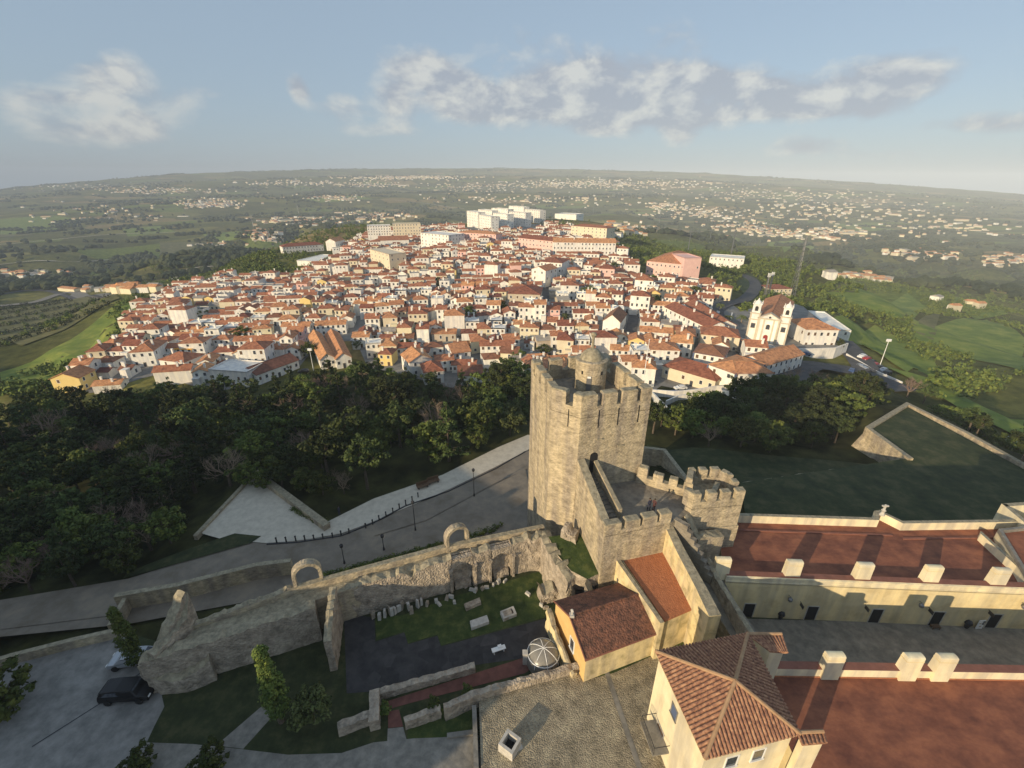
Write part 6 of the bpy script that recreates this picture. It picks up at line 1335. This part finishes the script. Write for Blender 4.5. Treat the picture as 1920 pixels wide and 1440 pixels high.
# garden trees inside the castle
def cyp(px, py, s_, lb, kind='cypress', seed=31, nb=1.0, z=0.0):
    t_ = tree(kind, seed, nb); p = P(px, py, z); t_.location = p; t_.scale = (s_, s_, s_); tag(t_, lb, 'tree')
cyp(530, 1352, .95, 'tall sunlit cypress on the dark lawn below the nave', 'cypress', 31, 1.6); cyp(262, 1250, .80, 'dark ragged cypress beside the ruined gable', 'cypress', 33, 1.3); cyp(590, 1352, .62, 'small round tree right of the tall sunlit cypress', 'olive', 34, 1.2)
for x_, y_, s_, lb in ((815,1335,.55,'small dark shrub at the end of the low rubble wall'),(878,1312,.55,'dark clipped shrub at the corner of the cobbles'),(400,1440,.9,'leafy shrub at the bottom edge beside the garden path'),(268,1440,.8,'dark shrub at the bottom edge beside the car park'),(15,1330,1.7,'large dark shrub at the left edge of the car park'),(722,1335,.4,'tiny shrub at the end of the red brick path')):
    p = P(x_, y_, 0); o = copy_tree(PT['bush'][0]) if ('bush', 0) in PU else PT['bush'][0]; PU[('bush', 0)] = 1; o.location = p; o.scale = (s_, s_, s_); tag(o, lb, 'shrub')
for k, L in PT.items():
    for i, o in enumerate(L):
        if (k, i) not in PU:
            for c in list(o.children): bpy.data.objects.remove(c)
            bpy.data.objects.remove(o)
LMK = [('the domed turret',1107,690),('the church',1438,620),('the pink hall',1260,500),('the slab flats',945,415),('the curved gable',1145,610),('the twin sheds',632,665),('the orange awning',350,668),('the apartment block',720,490),('the stone house',982,560),('the farmstead',435,705),('the pyramid roof',815,705),('the lower left corner of town',190,690),('the white convent',570,470)]
lm_label(THINGS, LMK)
LMT = [('the triangular plaza',470,940),('the twin sheds',632,665),('the farmstead',435,705),('the keep',1107,780),('the pyramid roof',815,705),('the tip of the grass bastion',1700,757),('the left edge of the photo',0,950),('the trimmed house',1375,720),('the two kiosk benches',805,910),('the lower left corner of town',190,720)]
lm_label(TOUT, LMT)
# far woods, hedges, orchard and scattered settlements: uncountable masses
random.seed(21); ico = bmesh.new(); bmesh.ops.create_icosphere(ico, subdivisions=1, radius=1); IV = [tuple(v.co) for v in ico.verts]; IF = [tuple(v.index for v in f.verts) for f in ico.faces]; ico.free()
def blobs(name, pts, label, smin, smax, material='leaf_far'):
    X = np.array([p[0] for p in pts]); Y = np.array([p[1] for p in pts]); Z = terrain(X, Y); mb = MB()
    for x, y, z in zip(X, Y, Z):
        s_ = random.uniform(smin, smax); n = len(mb.v); mb.v += [(x+a*s_*random.uniform(.7,1.25), y+b_*s_*random.uniform(.7,1.25), z+s_*.55+c_*s_*.75*random.uniform(.75,1.2)) for a, b_, c_ in IV]; mb.f += [tuple(i+n for i in f) for f in IF]; mb.m += [0]*len(IF)
    tag(mb.build(name, material), label, 'trees', kind='stuff')
def shed(px, py): return any(inpoly(px, py, e) for e in ([(-60,660),(40,650),(225,560),(270,562),(205,665),(60,740),(0,740)], TOWN))
pts = []
while len(pts) < 27000:
    r_ = math.exp(random.uniform(math.log(330), math.log(6800))); a = math.radians(random.uniform(-56, 56)); x, y = r_*math.sin(a), r_*math.cos(a); n = int(random.uniform(6, 46)); th = random.gauss(.15, .5); L_ = random.uniform(30, 90)*(1+r_/1500); wd = random.choice((3, 6, 25, 60))*(1+r_/2500)
    for _ in range(n): t_ = random.uniform(-.5,.5)*L_; pts.append((x+t_*math.cos(th)+random.gauss(0, wd*.3), y+t_*math.sin(th)+random.gauss(0, wd*.5)))
Z = terrain([p[0] for p in pts], [p[1] for p in pts]); OPEN = [[(1545,605),(1640,610),(1760,700),(1700,700),(1620,650)],[(1540,550),(1700,550),(1740,580),(1690,600),(1600,580)],[(1700,590),(1850,600),(1925,640),(1925,700),(1800,670),(1710,640)],[(1660,690),(1920,790),(1920,830),(1760,745)],[(1380,530),(1400,512),(1430,530),(1425,560),(1405,575)],[(0,548),(300,536),(420,515),(560,510),(560,520),(300,556),(0,585)]]
TW2 = TOWN
def okp(x, y, z):
    a, b_ = proj((x, y, z)); return not inpoly(a, b_, TOWN) and not any(inpoly(a, b_, e) for e in OPEN) and not shed(a, b_) and not any(math.hypot(x-q[0], y-q[1]) < max(q[4], q[5])/2+6 for q in BLD) and b_ < 735
pts = [(x, y) for (x, y), z in zip(pts, Z) if okp(x, y, z)]
nearp = [p for p in pts if math.hypot(*p) < 900]; farp = [p for p in pts if math.hypot(*p) >= 900]
blobs('far_woodland', farp, 'dark hedgerows and woods spread over the plain to the horizon', 4, 9.5)
mb = MB(); rd = random.Random(4)
extra = []
for px_, py_, rx, ry, n in ((1600,585,70,16,90),(1690,620,60,14,70),(1760,660,60,16,80),(1800,720,60,20,70),(1640,560,60,10,60),(1470,580,30,20,50),(1520,600,25,12,30),(1440,520,60,20,110),(1500,480,100,20,160),(1700,520,120,22,220),(1850,560,80,24,130),(1330,465,80,12,110),(500,505,50,10,90),(420,495,60,10,90),(480,480,50,10,70),(120,700,70,10,50),(230,600,16,30,30),(60,735,70,10,60),(300,500,100,14,120),(150,520,100,14,120),(1400,590,12,8,10),(1425,575,14,10,14)):
    for _ in range(n):
        a, b_ = px_+random.gauss(0, rx*.6), py_+random.gauss(0, ry*.6)
        if any(inpoly(a, b_, e) for e in OPEN[:-1]) or inpoly(a, b_, TOWN): continue
        g_ = G(a, b_); 
        if not any(math.hypot(g_.x-q[0], g_.y-q[1]) < max(q[4], q[5])/2+5 for q in BLD): extra.append((g_.x, g_.y))
allp = nearp+extra; Z = terrain([p[0] for p in allp], [p[1] for p in allp])
for (x, y), z in zip(allp, Z):
    s_ = rd.uniform(1.8, 3.4)
    for k in range(3): leafclump(mb, (x+rd.uniform(-1,1)*s_*.5, y+rd.uniform(-1,1)*s_*.5, z+s_*(.5+.35*k)), s_*rd.uniform(.55,.8), 11, .85, rd, 0)
tag(mb.build('scrub_woodland', 'leaf_mid'), 'scattered green scrub and small trees on the slopes around the town', 'trees', kind='stuff')
mb = MB(); a0, a1, a2 = G(0,650), G(230,565), G(-40,585)
for i in range(16):
    for j in range(15):
        u_, v_ = i/15, j/14; p = a0.lerp(a1, u_)*(1-v_)+a2.lerp(G(205,556), u_)*v_ if False else (a0+(a1-a0)*u_+(a2-a0)*v_); p2 = (p.x+rd.uniform(-1,1), p.y+rd.uniform(-1,1)); z = tz(*p2)
        if inpoly(*proj((p2[0], p2[1], z)), [(-80,665),(40,652),(120,622),(228,560),(150,556),(-80,590)]):
            for k in range(2): leafclump(mb, (p2[0], p2[1], z+1.4+k), 2.5, 30, .6, rd, 0)
tag(mb.build('orchard', 'leaf_dark'), 'rows of round orchard trees on the slope left of the town', 'orchard', kind='stuff')
fm = MB()
CLU = [(760,333,110,4,300),(700,347,60,4,110),(560,344,90,5,110),(300,358,120,6,150),(400,383,60,8,150),(120,350,120,6,90),(620,372,50,6,90),(900,352,110,8,140),(1060,345,120,7,200),(1200,345,160,10,210),(1420,366,190,11,182),(1600,388,170,15,133),(1300,400,80,10,105),(1400,425,70,13,105),(1540,438,70,11,84),(1730,478,60,10,49),(1800,430,150,20,62),(1890,490,50,10,60),(560,415,60,8,110),(700,407,60,8,110),(500,442,28,12,70),(1250,388,60,7,62),(1480,402,120,10,62),(60,515,50,5,30),(1600,520,45,5,24),(1650,528,30,4,14),(420,460,60,5,16),(1180,430,40,10,60),(1450,440,40,8,40),(200,400,150,25,60),(1000,375,200,10,120),(1650,420,200,32,84),(1770,578,60,12,5),(180,545,60,3,14),(240,548,40,3,12)]
P2 = []
for cx, cy, rx, ry, n in CLU:
    for _ in range(n):
        a, b_ = cx+random.gauss(0, rx*.55), cy+random.gauss(0, ry*.55)
        if inpoly(a, b_, TOWN) or b_ < np.interp(a, [h[0] for h in HORI], [h[1] for h in HORI])+4: continue
        g_ = G(a, b_); 
        if any(math.hypot(g_.x-q[0], g_.y-q[1]) < max(q[4], q[5])/2+8 for q in BLD): continue
        P2.append(g_)
for g_ in P2:
    D_ = math.hypot(g_.x, g_.y); k_ = .8+min(.35, D_/9000); w_, d_, h_ = random.uniform(8,15)*k_, random.uniform(7,10)*k_, random.uniform(3.5,6.5); rz = random.gauss(0,.4); cs, sn = math.cos(rz), math.sin(rz)
    if random.random() < .06: w_ *= 3.2; d_ *= 1.4
    q = lambda u, v, z: (g_.x+u*cs-v*sn, g_.y+u*sn+v*cs, g_.z+z); a, b_ = w_/2, d_/2; wm = random.choice((0,1,4,4)); rm = 2 if random.random() < .6 else 3
    fm.mesh([q(-a,-b_,-2),q(a,-b_,-2),q(a,b_,-2),q(-a,b_,-2),q(-a,-b_,h_),q(a,-b_,h_),q(a,b_,h_),q(-a,b_,h_)], [(0,1,5,4),(1,2,6,5),(2,3,7,6),(3,0,4,7)], wm)
    fm.mesh([q(-a-.3,-b_-.3,h_),q(a+.3,-b_-.3,h_),q(a+.3,b_+.3,h_),q(-a-.3,b_+.3,h_),q(-a*.9,0,h_+1.8),q(a*.9,0,h_+1.8)], [(0,1,5,4),(2,3,4,5),(1,2,5),(3,0,4)], rm)
tag(fm.build('far_settlements', ['white','house_cream','town_roof','grey_roof','beige']), 'scattered far villages and farm buildings over the plain', 'houses', kind='stuff')
hd = MB(); rh_ = random.Random(6)
for (x0_, y0_), (x1_, y1_), n in (((600,1088),(830,1025),150),((880,1010),(940,990),20),((905,1345),(905,1345),0),((612,985),(545,955),34)):
    for i in range(n): p = P(x0_+(x1_-x0_)*i/n+rh_.uniform(-3,3), y0_+(y1_-y0_)*i/n+rh_.uniform(-5,3), -4.5); leafclump(hd, (p.x, p.y, p.z+rh_.uniform(.1,.5)), rh_.uniform(.3,.7), 26, .17, rh_)
tag(hd.build('hedge', 'leaf_mid'), 'ragged dark hedge and weeds along the outer foot of the curtain wall', 'hedge', kind='stuff')
# masts and pylons
def mast(px, py, h_, lb, lattice=True, wd=1.6, cat='mast'):
    p = G(px, py); e = T('mast', lb, cat, tuple(p)); mb = MB()
    for sx in (-1, 1):
        for sy in (-1, 1): mb.tube([p+Vector((sx*wd,sy*wd,-1)), p+Vector((sx*.2,sy*.2,h_))], .16, .1, n=4)
    bw(mb, 'legs' if False else 'lattice_frame', 'metal', e); mb = MB(); n = 12
    for i in range(n):
        z0_, z1_ = h_*i/n, h_*(i+1)/n; k0, k1 = wd*(1-i/n)+.2*i/n, wd*(1-(i+1)/n)+.2*(i+1)/n
        for (a, b_) in (((-1,-1),(1,-1)),((1,-1),(1,1)),((1,1),(-1,1)),((-1,1),(-1,-1))): mb.tube([p+Vector((a[0]*k0,a[1]*k0,z0_)), p+Vector((b_[0]*k1,b_[1]*k1,z1_))], .08, n=3)
    bw(mb, 'bracing', 'metal', e)
    if h_ < 30: mb = MB(); [mb.box(p+Vector((.7*math.cos(a), .7*math.sin(a), h_-1)), (.3,.3,2.4)) for a in (0,2.1,4.2)]; bw(mb, 'antenna_panels', 'white_paint', e)
mast(1484,556,44,'tall thin lattice mast leaning over the villa behind the church'); mast(1431,566,17,'left of the twin short antenna masts by the church',wd=.6); mast(1438,563,17,'right of the twin short antenna masts by the church',wd=.6)
for k, (x_, y_, h_) in enumerate(((1112,372,60),(1236,418,50),(1112,402,40),(1290,470,34),(1330,455,30),(1370,480,26),(1240,402,40),(695,408,34),(1290,395,40),(475,425,40),(560,400,36),(222,420,36))): 
    p = G(x_, y_); e = T('pylon', 'thin grey pylon standing on the distant plain', 'pylon', tuple(p), 'pylons on the far plain'); mb = MB(); mb.tube([p, p+Vector((0,0,h_))], .9, .35, n=4); bw(mb, 'mast', 'metal', e); mb = MB(); [mb.box(p+Vector((0,0,h_*f_)), (h_*.3,.5,.5)) for f_ in (.82,.95)]; bw(mb, 'crossarms', 'metal', e)
for x_, y_, h_, lb in ((588,695,9,'white lamp pole with square head at the forest edge near the sheds'),(1648,690,11,'tall pale lamp pole beside the road right of the parish house')):
    p = G(x_, y_); e = T('street_lamp', lb, 'street lamp', tuple(p)); mb = MB(); mb.tube([p, p+Vector((0,0,h_))], .14, .1, n=6); bw(mb, 'post', 'white_paint', e); mb = MB(); mb.box(p+Vector((0,0,h_)), (1.6,.5,.9)); bw(mb, 'lamp_head', 'white_paint', e)
# ============================================================ HAZE
hv = bpy.data.materials.new('haze'); hv.use_nodes = True; t = hv.node_tree; t.nodes.clear(); ou = t.nodes.new('ShaderNodeOutputMaterial'); pv = t.nodes.new('ShaderNodeVolumePrincipled')
pv.inputs['Color'].default_value = (.72,.82,.95,1); pv.inputs['Density'].default_value = 1.5e-4; pv.inputs['Anisotropy'].default_value = -.25; t.links.new(pv.outputs[0], ou.inputs['Volume']); M['haze'] = hv
mb = MB(); mb.box((0,0,0), (2,2,2)); o = mb.build('haze', 'haze'); zs = [v.co.z for v in bpy.data.objects['terrain'].data.vertices]; z0_, z1_ = min(zs)-2, max(max(zs), 60)+6
o.scale = (9100, 9100, (z1_-z0_)/2); o.location = (0, 0, (z0_+z1_)/2); o['kind'] = 'stuff'; o['label'] = 'pale haze over the plain fading into the distance'; o.display_type = 'WIRE'
for q in list(bpy.data.objects):
    if '_h' in q: del q['_h']
print('objects', len(bpy.data.objects), 'zmax', z1_)
